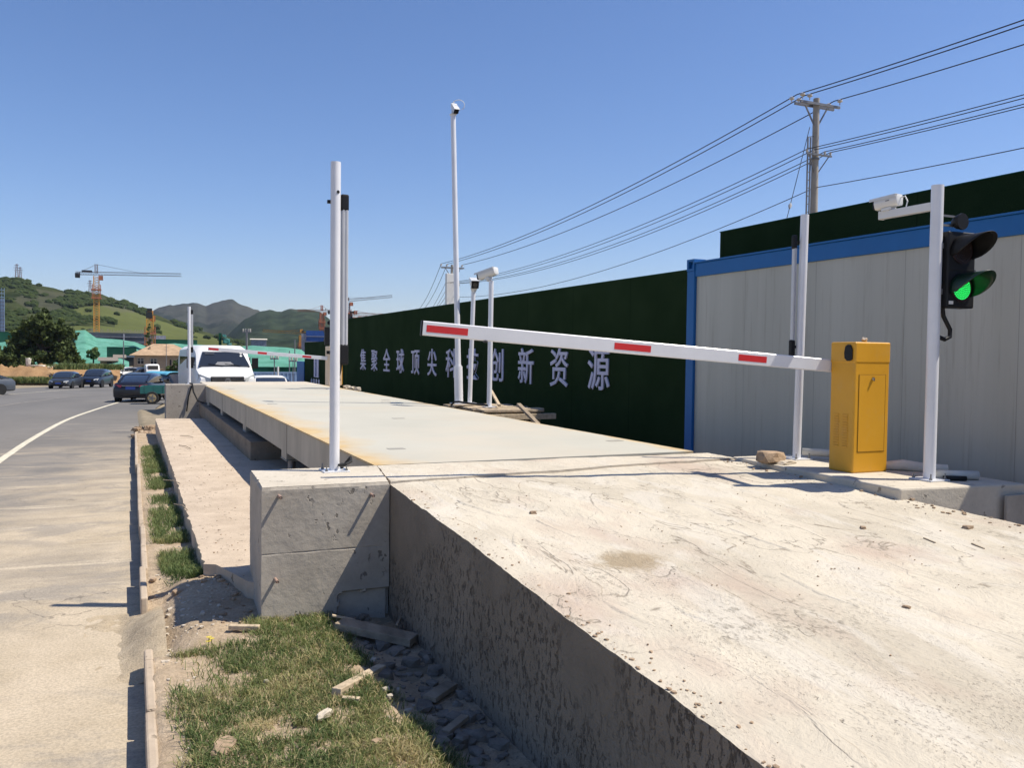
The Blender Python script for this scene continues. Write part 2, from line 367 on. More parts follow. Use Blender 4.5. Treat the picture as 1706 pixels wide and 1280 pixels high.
def tag(o,label=None,cat=None,group=None,kind=None):
    if label: o['label']=label
    if cat: o['category']=cat
    if group: o['group']=group
    if kind: o['kind']=kind
    return o
def empty(name,label,cat,loc=(0,0,0),rz=0,group=None):
    o=bpy.data.objects.new(name,None); C.objects.link(o); o.location=loc; o.rotation_euler=(0,0,rz); o.empty_display_size=.1
    if hasattr(rz,'sx'): o.scale=(rz.sx,1,1)
    return tag(o,label,cat,group)
def struct(o): o['kind']='structure'; return o
def grid(name,xs,ys,zf,mat,smooth=True,attrs=None):
    nx,ny=len(xs),len(ys); v=[(x,y,zf(x,y)) for y in ys for x in xs]
    f=[(j*nx+i,j*nx+i+1,(j+1)*nx+i+1,(j+1)*nx+i) for j in range(ny-1) for i in range(nx-1)]
    me=bpy.data.meshes.new(name); me.from_pydata(v,[],f); me.update(); return link(name,me,mat,None,smooth)
from mathutils import noise as mn
def nz(x,y,z=0): return mn.noise(Vector((x,y,z)))
def fbm(x,y,z=0,o=5):
    return mn.fractal(Vector((x,y,z)),.9,2.1,o)
def frange(a,b,n): return [a+(b-a)*i/(n-1) for i in range(n)]
def smooth01(t): t=max(0,min(1,t)); return t*t*(3-2*t)

# ------------------------------------------------------------------ world & sun
LD=Vector((-1,.47,-1.75)).normalized()          # direction the sunlight travels
world=bpy.data.worlds.new('World'); S.world=world; world.use_nodes=True
wn=world.node_tree; bg=wn.nodes['Background']; sky=wn.nodes.new('ShaderNodeTexSky'); sky.sky_type='NISHITA'; sky.sun_disc=False
el=math.asin(-LD.z); az=math.atan2(-LD.x,-LD.y)
sky.sun_elevation=el; sky.sun_rotation=az; sky.altitude=60; sky.air_density=1.0; sky.dust_density=.35; sky.ozone_density=4.5
hs=wn.nodes.new('ShaderNodeHueSaturation'); hs.inputs['Hue'].default_value=.5; hs.inputs['Saturation'].default_value=1.1; hs.inputs['Value'].default_value=1.0
wn.links.new(sky.outputs[0],hs.inputs['Color']); ml=wn.nodes.new('ShaderNodeMix'); ml.data_type='RGBA'; ml.blend_type='MULTIPLY'; ml.inputs['Factor'].default_value=1; ml.inputs['B'].default_value=(.93,.87,.96,1); wn.links.new(hs.outputs[0],ml.inputs['A']); wn.links.new(ml.outputs['Result'],bg.inputs['Color']); bg.inputs['Strength'].default_value=.104
sl=bpy.data.lights.new('sun','SUN'); sl.energy=4.3; sl.angle=R(.5); sl.color=(1,.935,.81)
so=bpy.data.objects.new('sun',sl); C.objects.link(so); so.rotation_euler=LD.to_track_quat('-Z','Y').to_euler(); so.location=(10,-8,20)
S.view_settings.view_transform='Standard'; S.view_settings.look='None'; S.view_settings.exposure=.50; S.view_settings.gamma=1
S.render.engine='CYCLES'
S.cycles.max_bounces=6; S.cycles.transparent_max_bounces=6; S.cycles.caustics_reflective=False; S.cycles.caustics_refractive=False
S.cycles.volume_bounces=0

# ================================================================== SETTING
def gz(x,y):
    base=zr(y)-.06
    if x>.1:
        k=smooth01((x-.1)/.25)*(1-smooth01((y-34.5)/6))
        yard=-.10+(min(0,zr(y)+.18))*(1-smooth01((x-.9)/.8)); base=base*(1-k)+yard*k
    if math.hypot(x,y)>140 : base+=-.3+ .25*fbm(x*.02,y*.02)
    return base
xs=sorted(set([-3000,-1500,-800,-400,-200,-120,-80,-50,-30,-20,-14]+frange(-10,0,9)+[.1,.2,.3,.4,.9,1.3,1.8,3,6,10,14,20,30,50,90,200,400,800,1500,3000]))
ys=sorted(set([-200,-60,-20,-8,-3]+frange(0,50,26)+frange(55,210,30)+[260,350,500,800,1200,2000,4000]))
struct(grid('ground',xs,ys,gz,'ground'))
# road sheet: right edge at the kerb, left edge follows the far verge
def polycurve(pts,y):
    for (y0,x0),(y1,x1) in zip(pts,pts[1:]):
        if y<=y1:
            t=(y-y0)/(y1-y0); return x0+(x1-x0)*t
    return pts[-1][1]
RE=[(-30,.08),(22,.12),(32,.45),(42,1.2),(55,2.9),(70,6),(90,12),(120,24)]
LE=[(-30,-16),(30,-14.5),(60,-11.6),(84,-8.9),(96,-6.0),(108,-1.5),(120,6)]
def road_pt(u,y):
    a=polycurve(LE,y); b=polycurve(RE,y); return a+(b-a)*u
rys=frange(-30,22,40)+frange(24,120,70)
v=[];f=[]
for y in rys:
    for i in range(9):
        x=road_pt(i/8,y); v.append((x,y,zr(y)))
for j in range(len(rys)-1):
    for i in range(8): f.append((j*9+i,j*9+i+1,(j+1)*9+i+1,(j+1)*9+i))
me=bpy.data.meshes.new('road'); me.from_pydata(v,[],f); struct(link('road',me,'asphalt',None,True))
def ribbon(name,pts,w,mat,dz=.006,n=60):
    # catmull through points (x,y)
    P=[Vector((a,b,0)) for a,b in pts]; P=[2*P[0]-P[1]]+P+[2*P[-1]-P[-2]]; out=[]
    for i in range(1,len(P)-2):
        for k in range(n//(len(P)-3)):
            t=k/(n//(len(P)-3)); out.append(.5*((2*P[i])+(-P[i-1]+P[i+1])*t+(2*P[i-1]-5*P[i]+4*P[i+1]-P[i+2])*t*t+(-P[i-1]+3*P[i]-3*P[i+1]+P[i+2])*t**3))
    out.append(P[-2]); vs=[];fs=[]
    for i,p in enumerate(out):
        d=(out[min(i+1,len(out)-1)]-out[max(i-1,0)]).normalized(); nrm=Vector((-d.y,d.x,0))
        for s in (-1,1):
            q=p+nrm*s*w/2*(1+.12*nz(i*.7,s)); vs.append((q.x,q.y,zr(q.y)+dz))
    for i in range(len(out)-1): fs.append((2*i,2*i+1,2*i+3,2*i+2))
    me=bpy.data.meshes.new(name); me.from_pydata(vs,[],fs); return struct(link(name,me,mat))
def rp(px,py):
    """point of the road surface in direction (px,py)"""
    d=W(px,py,1)-Vector((0,0,CZ)); t=1
    while t<400 and CZ+t*d.z>zr(t*d.y): t*=1.003
    return (t*d.x,t*d.y)
ribbon('road_edge_line',[rp(-160,885)]+[rp(*p) for p in ((0,768),(60,728),(110,701),(150,686),(190,673),(215,666.5))],.15,'line')
ribbon('road_centre_line',[rp(-120,698)]+[rp(*p) for p in ((0,677),(60,668.5),(120,661),(200,655))],.13,'oldline')
ribbon('road_far_edge_line',[rp(-40,663)]+[rp(*p) for p in ((0,658.5),(60,654),(105,650.5),(140,649))],.15,'line')
# kerb in two runs, the gap between them broken away
def kerb(name,y0,y1,x0f,step=1.0):
    mb=MB(); y=y0
    while y<y1-.05:
        e=min(y+step,y1); z=zr(y); j=.028*nz(y*3.1,2); xo=x0f(y)
        mb.box((xo+j,y+.008,z-.1),(xo+.05+j,e-.008,z+.158+.018*nz(y*1.3,9))); y=e
    return struct(mb.build(name,'kerb',None,False,.012,2))
kerb('kerb',-3,5.45,lambda y:.065,.75)
kerb('kerb_far',6.6,23,lambda y:.075)
# soil verge between kerb and foundations
def verge_z(x,y):
    z=-.03+.018*fbm(x*1.7,y*1.7,3)+.012*fbm(x*9,y*9,1)
    if y>6: z+= zr(y)+.18
    z+=.075*math.exp(-((y-6.75)/.35)**2-((x-.62)/.2)**2)
    if y<5.8: z-= .06*smooth01((x-1.15)/.3)
    if 5.3<y<7.2: z-= .09*(1-smooth01((x-.15)/.25))
    if x<.17: z=min(z,zr(y)+.168)+.012*fbm(y*4,x*9,8)-.012*(x<.11)
    return z
gxs=frange(.088,1.72,48); gys=frange(-3,6.9,190)
struct(grid('verge',gxs,gys,verge_z,'soil'))
gx2=frange(.1,.62,16); gy2=frange(6.88,23.8,150)
struct(grid('verge_strip',gx2,gy2,verge_z,'soil'))
# spilled soil where the kerb is missing
def spill(x,y): return -.178+.16*smooth01((x+.12)/.32)*math.exp(-((y-6.05)/.62)**2)+.012*fbm(x*8,y*8,4)-.01
struct(grid('spilled_soil',frange(-.3,.2,18),frange(5.3,6.8,34),spill,'spill'))
# far soil bank on the outer side of the road
def bank(name,pts,h,wd,mat):
    v=[];f=[];n=len(pts)
    prof=[(0,0),(.12,.25),(.35,.7),(.6,.95),(1,1),(1.6,.9),(3,.2)]
    for i,(a,b) in enumerate(pts):
        for k,(u,hh) in enumerate(prof):
            d=Vector((a,b,0)); nd=d.normalized()
            q=d+nd*u*wd; q.z=zr(b)-.05+hh*h*(1+.35*fbm(i*.35,k*.7,5)); v.append(q)
    m=len(prof)
    for i in range(n-1):
        for k in range(m-1): f.append((i*m+k,i*m+k+1,(i+1)*m+k+1,(i+1)*m+k))
    me=bpy.data.meshes.new(name); me.from_pydata(v,[],f); return struct(link(name,me,mat,None,True))
bp=[]
for px in range(-160,206,6):
    v=Wg(px,91 if px<80 else 91+(px-80)*.10); bp.append((v.x,v.y))
bank('soil_bank',bp,1.9,9,'bank')
# hills -----------------------------------------------------------
def inpoly(x,y,P):
    c=False; j=len(P)-1
    for i in range(len(P)):
        if (P[i][1]>y)!=(P[j][1]>y) and x<(P[j][0]-P[i][0])*(y-P[i][1])/(P[j][1]-P[i][1])+P[i][0]: c=not c
        j=i
    return c
def hill(name,sky_pts,d0,d1,pybase,mat,cols=150,rows=40,amp=1.,meadow=None,rock=None,pw=.8):
    v=[];f=[];me_m=[];me_r=[];x0=sky_pts[0][0];x1=sky_pts[-1][0]
    for j in range(rows+8):
        for i in range(cols):
            px=x0+(x1-x0)*i/(cols-1); ps=polycurve(sky_pts,px)+(2.6*fbm(px*.035,d1*.01,2,6) if d1>1000 else .8*fbm(px*.05,3,2,6))
            t=min(j/(rows-1),1); d=d0+(d1-d0)*t
            py=pybase+(ps-pybase)*t**pw
            p=W(px,py,d)
            p.z+=amp*fbm(p.x*.006,p.y*.006,1,7)*6*(d1/700)*math.sin(math.pi*min(t,1))*.8+amp*.7*fbm(p.x*.05,p.y*.05,1,4)*(d1/700)+(amp*7*abs(fbm(p.x*.011,p.y*.006,4,6))*math.sin(math.pi*min(t,1)) if d1>1000 else 0)
            if j>rows-1:
                k=(j-rows+1); q=W(px,ps,d1+k*40*(d1/700)); q.z=p.z-k*k*2.2*(d1/700); p=q
            v.append(p); me_m.append(1. if meadow and any(inpoly(px,py,P) for P in meadow) else 0.)
            me_r.append(1. if rock and any(inpoly(px,py,P) for P in rock) else 0.)
    for j in range(rows+7):
        for i in range(cols-1): f.append((j*cols+i,j*cols+i+1,(j+1)*cols+i+1,(j+1)*cols+i))
    me=bpy.data.meshes.new(name); me.from_pydata(v,[],f)
    a=me.attributes.new('meadow','FLOAT','POINT'); a.data.foreach_set('value',me_m)
    a=me.attributes.new('rock','FLOAT','POINT'); a.data.foreach_set('value',me_r)
    return struct(link(name,me,mat,None,True))
MAT['hillA']=m_hill('scrub hillside',(.022,.034,.013),(.060,.070,.030),(.105,.120,.044),.012)
MAT['hillB']=m_hill('far rocky hillside',(.020,.028,.018),(.046,.052,.032),(.12,.13,.06),.004)
MAT['hillC']=m_hill('far green hillside',(.016,.028,.014),(.040,.055,.028),(.12,.13,.06),.006)
skA=[(-500,520),(-300,480),(-120,470),(0,466),(25,465),(60,474),(110,486),(150,490),(165,489),(200,502),(230,513),(255,523),(300,541),(350,557),(420,578),(500,590)]
mead=[[(112,515),(150,509),(178,510),(215,516),(250,529),(300,545),(360,562),(460,590),(560,600),(330,600),(160,600),(105,560),(110,544),(190,546),(192,534),(130,528)]]
hill('hill',skA,330,640,586,'hillA',220,70,1.,mead,[[(60,480),(150,495),(120,510),(60,520),(20,500)],[(170,495),(235,520),(200,522),(170,510)]])
skB=[(120,560),(180,530),(250,518),(290,508),(330,504),(343,511),(358,505),(372,500),(379,498.5),(386,500),(400,506),(430,517),(470,536),(520,560),(700,570)]
hill('rocky_hill',skB,1500,2600,590,'hillB',160,50,1.,None,[[(250,515),(380,498),(440,520),(400,545),(300,540)]])
skC=[(330,585),(380,560),(410,529),(430,521),(450,517),(470,519),(485,515),(500,514),(515,516),(535,523),(560,540),(600,555),(700,562),(900,570)]
hill('green_hill',skC,900,1700,592,'hillC',140,50,1.,None,[[(480,515),(520,515),(500,522)]])
# scrub on the near hill: uncountable
def scrub():
    ico=bmesh.new(); bmesh.ops.create_icosphere(ico,subdivisions=1,radius=1); iv=[v.co.copy() for v in ico.verts]; fi=[[v.index for v in f.verts] for f in ico.faces]; ico.free()
    mb=MB()
    for k in range(5200):
        px=random.uniform(-120,440); ps=polycurve(skA,px); t=random.random()**.8
        py=586+(ps-586)*t**.8
        if any(inpoly(px,py,P) for P in mead) and random.random()>.012: continue
        if t<.25 and random.random()>.4: continue
        if fbm(px*.02,py*.05,4)<-.12: continue
        d=330+310*t; p=W(px,py,d); s=random.uniform(.9,2.3)*(1.3 if t>.93 else 1)
        p.z+=.2*s
        fs=fi; q=[]
        for v in iv:
            w=1+.35*nz(v.x*3+k,v.y*3,v.z*3); q.append(p+Vector((v.x*s*w*1.3,v.y*s*w*1.3,v.z*s*w*.9)))
        mb.add(q,fs)
    o=mb.build('hillside_scrub','hillscrub'); o['kind']='stuff'; o['label']='dark green scrub dotting the near hill'
    return o
n=NT('scrub leaves'); MAT['hillscrub']=n.fin(n.ramp(n.noise(.09,6,.8),[(.3,(.017,.028,.011)),(.55,(.040,.055,.020)),(.75,(.07,.082,.032))]),1,0,0)
scrub()

# ================================================================== FOUNDATIONS
def rough_slab(name,corners,zb,mat,label,cat,amp=.01,n=40,m=60,edge=.015):
    """quad slab with uneven top and ragged edges; corners: 4 (x,y,z) going round"""
    a,b,c,d=[Vector(p) for p in corners]; v=[];f=[]
    for j in range(m):
        for i in range(n):
            u=i/(n-1);w=j/(m-1); p=(a*(1-u)+b*u)*(1-w)+(d*(1-u)+c*u)*w
            p.z+=amp*fbm(p.x*1.2,p.y*.8,2)+amp*.35*fbm(p.x*6,p.y*4,7)
            if i in(0,n-1): p.x+=edge*fbm(p.y*7,i,3); p.z-=abs(edge*.8*fbm(p.y*9,i,8))
            if j in(0,m-1): p.y+=edge*fbm(p.x*7,j,3)
            v.append(p)
    for j in range(m-1):
        for i in range(n-1): f.append((j*n+i,j*n+i+1,(j+1)*n+i+1,(j+1)*n+i))
    top=MB(); top.add(v,f)
    # skirt
    per=[i for i in range(n)]+[j*n+n-1 for j in range(1,m)]+[(m-1)*n+i for i in range(n-2,-1,-1)]+[j*n for j in range(m-2,0,-1)]
    sk=MB(); L=len(per); kk=6
    for idx in per:
        p=Vector(v[idx])
        for k in range(kk):
            t=k/(kk-1); q=p.copy(); q.z=p.z*(1-t)+zb*t
            if 0<k<kk-1: q.x+=.004*fbm(q.y*5,q.z*5,2)
            sk.v.append(tuple(q))
    for i in range(L):
        j=(i+1)%L
        for k in range(kk-1): sk.f.append((i*kk+k,j*kk+k,j*kk+k+1,i*kk+k+1))
    return top,sk
r=empty('concrete_ramp','pale rough cast concrete approach ramp filling the lower right foreground','ramp',(1.7,5,0))
top,sk=rough_slab('x',[(1.66,-3,.26),(4.97,-3,.56),(4.97,6.46,.863),(1.66,5.72,.855)],-.25,None,'','',.010,90,220,.007)
def rampz(x,y):
    pass
inv=Matrix.Translation((-1.7,-5,0))
top.v=[tuple(Vector(p)-Vector((1.7,5,0))) for p in top.v]; sk.v=[tuple(Vector(p)-Vector((1.7,5,0))) for p in sk.v]
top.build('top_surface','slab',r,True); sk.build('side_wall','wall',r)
# level strip between ramp head and deck
r=empty('approach_slab','level strip of cracked pale concrete between the ramp head and the steel deck','slab',(1.7,5.7,0))
poly=[(1.665,5.73),(4.96,6.1),(4.95,6.44),(1.80,6.56),(1.67,6.5)]
top,sk=rough_slab('x',[(1.67,5.74,.868),(4.96,6.05,.868),(4.96,6.43,.868),(1.80,6.56,.868)],.2,None,'','',.007,50,24,.008)
for t_,nm,mt in ((top,'top_surface','slab'),(sk,'side_wall','block')):
    t_.v=[tuple(Vector(p)-Vector((1.7,5.7,0))) for p in t_.v]; t_.build(nm,mt,r,nm=='top_surface')
def chamfer_block(name,label,cat,quad,z0,z1,mat,matop=None):
    r=empty(name,label,cat,(quad[0][0],quad[0][1],0)); o=Vector((quad[0][0],quad[0][1],0))
    mb=MB(); n=64; per=[]
    for k in range(4):
        a=Vector((*quad[k],0)); b=Vector((*quad[(k+1)%4],0))
        for i in range(n): per.append(a+(b-a)*i/n)
    rings=[]
    zm=(z0+z1)/2+.06
    for z in sorted(frange(z0,z1-.02,66)+[zm-.008,zm,zm+.008,z1]):
        rr=[]
        for p in per:
            q=p-o; q=Vector((q.x,q.y,z)); c=sum((Vector((*u,0)) for u in quad),Vector())/4-o; dd=(Vector((c.x,c.y,0))-Vector((q.x,q.y,0))).normalized()
            off=0
            if abs(z-zm)<.001: off=.004*max(0,.5+1.6*nz(p.x*7,p.y*7,4))+.001
            e=.01*nz(p.x*30,z*30,3)+.014*nz(p.x*9,z*9,5)
            if p.y<5.75 and 1.30+e<p.x<1.66 and z<.115+e: off+=.03
            if z==z1: off=.010+.006*nz(p.x*20,p.y*20)+.012*max(0,nz(p.x*6,p.y*6,8)-.2)
            if abs(z-z1)<.03 and z<z1: off+=.01*max(0,nz(p.x*14,p.y*14,2)-.15)
            q+=dd*(off+.003*fbm(p.x*6,p.y*6+z*5)); rr.append(q)
        rings.append(rr)
    mb.loft(rings,True,False); b=mb.build('side_faces',mat,r)
    t=MB(); t.add([q+Vector((0,0,.002)) for q in rings[-1]],[tuple(range(len(per)))]); t.build('top_face',matop or mat,r)
    return r
blk=chamfer_block('concrete_block','square grey concrete abutment with protruding form tubes carrying the nearest white pole','block',[(.785,5.72),(1.652,5.70),(1.80,6.56),(.82,6.6)],-.15,.868,'block','pad')
# form tubes in its front face
fp=[(465,827),(618,824),(459,966)]
def wplane_y(px,py,Y):
    d=W(px,py,1)-Vector((0,0,CZ)); return Vector((0,0,CZ))+d*(Y/d.y)
for px,py in fp:
    q=wplane_y(px,py,5.70)-Vector(blk.location)
    mb=MB(); mb.tube([(q.x,.04,q.z),(q.x+.002,-.085,q.z-.002)],.0105,10,False); mb.tube([(q.x,.04,q.z),(q.x+.002,-.083,q.z-.002)],.007,8)
    mb.build('form_tube','rebar',blk,True)
lg=empty('foundation_ledge','long low dusty concrete ledge running beside the weighbridge pit','ledge',(.5,7,0))
top,sk=rough_slab('x',[(.52,6.22,.10),(2.4,6.22,.10),(2.4,22.35,.08),(.545,22.35,.10)],-.4,None,'','',.008,24,120,.02)
def led(p):
    x,y,z=p
    if y<8.2: y+=(1-(y-6.22)/1.98)*.75*(1-smooth01((x-.56)/.26))+.03*fbm(x*9,2,1)*(1-(y-6.22)/1.98)
    return (x,y,z)
top.v=[led(p) for p in top.v]; sk.v=[led(p) for p in sk.v]
for t_,nm,mt in ((top,'top_surface','ledge'),(sk,'side_wall','ledge')):
    t_.v=[tuple(Vector(p)-Vector((.5,7,0))) for p in t_.v]; t_.build(nm,mt,lg,nm=='top_surface')
def tbox(name,mat,lo,hi,label,cat,bevel=.01):
    o=Vector(((lo[0]+hi[0])/2,(lo[1]+hi[1])/2,lo[2])); mb=MB(); mb.box(tuple(Vector(lo)-o),tuple(Vector(hi)-o))
    b=mb.build(name,mat,None,False,bevel,2); b.location=o; return tag(b,label,cat)
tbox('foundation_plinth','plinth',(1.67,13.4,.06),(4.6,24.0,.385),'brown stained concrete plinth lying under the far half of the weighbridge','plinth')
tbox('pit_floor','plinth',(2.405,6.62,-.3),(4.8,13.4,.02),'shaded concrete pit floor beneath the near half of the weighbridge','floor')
tbox('far_approach_slab','pad',(1.86,23.66,-.5),(4.95,26.5,.862),'far pale concrete approach slab behind the end of the deck','slab')
rb=tbox('rear_block','rear',(.84,24.18,-.6),(1.85,24.95,.868),'tan concrete block at the far left corner of the deck, carrying the distant white pole','block')
# right-hand pad
r=empty('gate_pad','raised pale concrete pad under the yellow barrier cabinet','pad',(5,4.1,0))
mb=MB(); mb.prism([(-.12,.09),(.98,-.07),(1.0,1.95),(-.03,2.0)],'z',-.25,.87); mb.build('pad_body','pad',r,False,.015)
mb=MB(); mb.box((.74,-.10,-.25),(.98,-.075,.80)); mb.build('mortar_patch','block',r,False,.004)

# ================================================================== WEIGHBRIDGE
wb=empty('weighbridge','long pale painted steel weighbridge deck with rusty yellow edges','weighbridge',(1.78,6.6,0))
ox,oy=1.78,6.6
joints=[6.6,12.2,15.35,17.9,23.6]
def wbx(mb,lo,hi): return mb.box((lo[0]-ox,lo[1]-oy,lo[2]),(hi[0]-ox,hi[1]-oy,hi[2]))
ms=[(6.58,15.33),(15.345,23.6)]
for a,b in ms:
    mb=MB(); wbx(mb,(1.78,a,.852),(4.9,b,.87)); mb.build('deck_plate','deck',wb)
for a,b in ms:
    mb=MB(); wbx(mb,(1.80,a+.02,.50),(1.83,b-.02,.8515)); wbx(mb,(4.85,a+.02,.50),(4.88,b-.02,.8515)); wbx(mb,(1.80,a+.03,.488),(1.96,b-.03,.4995)); mb.build('side_girder','girder',wb)
for y in (11.2,15.35,19.4,22.9):
    mb=MB(); wbx(mb,(1.792,y-.34,.40),(2.05,y+.04,.848)); wbx(mb,(1.785,y-.36,.385),(2.06,y+.06,.399)); mb.build('load_cell_box','girder',wb,False,.01)
    mb=MB(); mb.tube([(1.9-ox,y-.12-oy,.06),(1.9-ox,y-.12-oy,.385)],.05,12); mb.build('load_cell','steel',wb,True)
for y in frange(7.6,22.6,11):
    mb=MB(); wbx(mb,(2.0,y,.52),(4.8,y+.06,.85)); mb.build('cross_beam','girder',wb)
for k,(x,y) in enumerate([(2.2,7.6),(4.6,7.6),(2.15,14.9),(4.2,15.0),(4.4,15.7),(2.2,15.7),(3.3,11.2),(2.1,21),(4.5,21)]):
    mb=MB(); wbx(mb,(x,y,.8702),(x+.16,y+.11,.8725)); mb.build('access_cover','girder',wb)

# ================================================================== POLES
def pole_base(mb,x,y,z,s=.11):
    mb.box((x-s,y-s,z),(x+s,y+s,z+.012))
def round_pole(name,label,x,y,z0,z1,rad,lean=(0,0),mat='white',plate=.1,base=.012):
    r=empty(name,label,'pole',(x,y,z0)); mb=MB(); h=z1-z0
    mb.tube([(0,0,.01),(lean[0]*.5,lean[1]*.5,h*.5),(lean[0],lean[1],h)],rad,24); mb.build('tube',mat,r,True)
    mb=MB(); mb.box((-plate,-plate,.001),(plate,plate,base)); mb.build('base_plate',mat,r,False,.003)
    for sx,sy in ((-1,-1),(1,-1),(1,1),(-1,1)):
        mb=MB(); px,py=sx*plate*.75,sy*plate*.75; mb.tube([(px,py,base),(px,py,base+.012)],.012,6); mb.tube([(px,py,base+.012),(px,py,base+.045)],.005,8); mb.build('anchor_bolt','greymetal',r)
    return r
p1=round_pole('white_pole','near white steel pole bolted on the square concrete block left of the arm tip',1.409,6.361,.868,3.205,.038,(0,0))
mb=MB(); mb.tube([(.01,-.036,2.11),(.012,-.040,2.11)],.012,12); mb.build('bolt_hole','black',p1)
cb=MB(); cb.tube([(.03,-.03,.05),(.02,-.075,.055),(.07,-.08,.06),(.12,-.04,.075),(.13,.02,.10),(.10,.06,.05),(.06,.03,.02)],.011,8); tag(cb.build('coiled_cable','rubber',None,True),'short black cable looped round the foot of the near white pole','cable').location=(1.409,6.361,.868)
# infrared beam detector beside near pole
def detector(loc,z0,z1,label,facex=1,w=.05):
    r=empty('beam_detector',label,'detector',loc); h=z1-z0
    mb=MB(); mb.box((-w/2,-w*.55,.13),(w/2,w*.55,h-.11)); mb.build('aluminium_body','alu',r,False,.006)
    for s in (-.24,.24):
        mb=MB(); mb.box((w*s-.004,-w*.55-.004,.13),(w*s+.004,-w*.55-.0005,h-.11)); mb.build('rib','alu',r)
    mb=MB(); mb.box((-w/2-.008,-w*.55-.006,h-.13),(w/2+.004,w*.55+.006,h-.005)); mb.build('top_cap','black',r,False,.014,3)
    mb=MB(); mb.box((-w/2-.012,-w*.55-.006,-.02),(w/2+.006,w*.55+.006,.135)); mb.build('bottom_cap','black',r,False,.014,3)
    for z_ in (h-.08,.06): mb=MB(); mb.box((-.10*facex-.03,-.012,z_),(0.02,.012,z_+.025)); mb.build('bracket','black',r)
    return r
dt=detector((1.409+.071,6.375,1.70),1.70,2.975,'infrared beam detector bar with black ends on the right of the near pole')
mb=MB(); mb.tube([(-.02,-.01,0),(-.03,-.02,-.06),(-.045,-.025,-.11),(-.038,-.02,-.14)],.010,8); mb.build('lead','rubber',dt,True)
p2=round_pole('white_pole','white pole standing behind the barrier arm just left of the yellow cabinet',5.42,5.767,.87,3.045,.036,(.03,0))
dt2=detector((5.42-.050,5.80,1.80),1.80,2.87,'slim beam detector with black top on the left of the pole by the yellow cabinet',-1,.030)
# rear-left pole & its detector
p3=round_pole('white_pole','far thin white pole on the tan rear block in front of the van',1.447,24.5,.868,2.98,.040)
dt3=detector((1.447+.075,24.52,1.75),1.75,2.9,'tiny beam detector on the distant pole beside the van')
mb=MB(); mb.tube([(0,-.02,.0),(.05,-.20,-.03),(.02,-.335,-.1),(-.05,-.345,-.35),(-.1,-.345,-.75)],.018,7); tag(mb.build('drooping_cable','rubber',None,True),'black cable hanging down the front of the tan rear block','cable').location=(1.46,24.49,.9)
mb=MB(); mb.tube([(0,0,0),(.03,-.05,-.22),(.12,-.35,-.45),(.35,-.55,-.55),(.6,-.5,-.5)],.022,7); tag(mb.build('looping_cable','rubber',None,True),'black cable looping from the far pole to the deck underside','cable').location=(1.5,24.15,.9)

# ---- pole with camera arm and signal
pr_=round_pole('signal_pole','tall white pole at the right carrying a camera arm and traffic light',5.449,4.418,.87,3.065,.044,(0,0))
def bullet_camera(loc,rz,label,L=.21,w=.075,h=.075,tilt=0,yaw=0,group=None):
    """points to local +Y"""
    r=empty('security_camera',label,'camera',loc,rz,group); r.rotation_euler=(tilt,0,rz)
    rings=[]
    for y,s in ((-L*.5,.88),(-L*.49,1),(L*.42,1)):
        rr=[]
        for k in range(16):
            a=2*math.pi*k/16; cx,cz=math.cos(a),math.sin(a)
            sx=abs(cx)**.55*(1 if cx>0 else -1); sz=abs(cz)**.55*(1 if cz>0 else -1)
            rr.append((sx*w/2*s*(1 if cz>0 else .86),y,sz*h/2*s))
        rings.append(rr)
    mb=MB(); mb.loft(rings); mb.build('housing','whitec',r,True)
    mb=MB(); mb.prism([(-w*.54,h*.30),(-w*.50,h*.56),(w*.50,h*.56),(w*.54,h*.30),(w*.50,h*.32),(w*.46,h*.52),(-w*.46,h*.52),(-w*.50,h*.32)],'y',-L*.46,L*.60); mb.build('sun_hood','whitec',r)
    mb=MB(); mb.box((-w*.44,L*.42+.0005,-h*.42),(w*.44,L*.50,h*.46)); mb.build('front_face','black',r,False,.006)
    mb=MB(); mb.tube([(0,L*.50,0),(0,L*.515,0)],w*.27,16); mb.build('lens','glass',r,True)
    mb=MB(); mb.tube([(0,-.01,-h*.5),(0,-.01,-h*.95)],w*.33,14); mb.box((-w*.4,-.05,-h*.72),(w*.4,.035,-h*.48)); mb.build('mount','whitec',r,True)
    return r
# camera arm runs along +Y from the pole
mb=MB(); mb.box((-.024,.03,-.03),(.024,.52,.03)); mb.box((-.026,.50,-.034),(.026,.515,.034))
arm=mb.build('camera_arm','whitec',pr_,False,.003); arm.location=(-.0,0,2.915-.87)
cm=bullet_camera((5.449,4.87,2.915+.03+.062),R(6),'white box camera on the short arm of the signal pole, aimed down the deck',.22,.088,.088,R(-4))
mb=MB(); mb.tube([(.01,-.11,.02),(.012,-.145,.025),(.012,-.165,-.02),(.01,-.15,-.07),(0,-.09,-.085)],.0055,8); mb.build('lead','whitec',cm,True)
mb=MB(); mb.box((-.0455,-.045,.004),(-.0445,-.012,.012)); mb.build('name_plate','greymetal',cm)
# round black horn/disc, beyond the pole
hn=empty('round_siren','small round black disc siren clamped near the top of the signal pole','siren',(5.62,4.36,2.80))
mb=MB(); mb.tube([(0,.05,0),(0,.02,0),(0,-.018,0),(0,-.03,0)],[.03,.05,.062,.060],24); mb.build('drum','black',hn,True)
for z_ in (.035,-.035): mb=MB(); mb.box((-.15,.03,z_),(.0,.042,z_+.015)); mb.build('bracket','steel',hn)
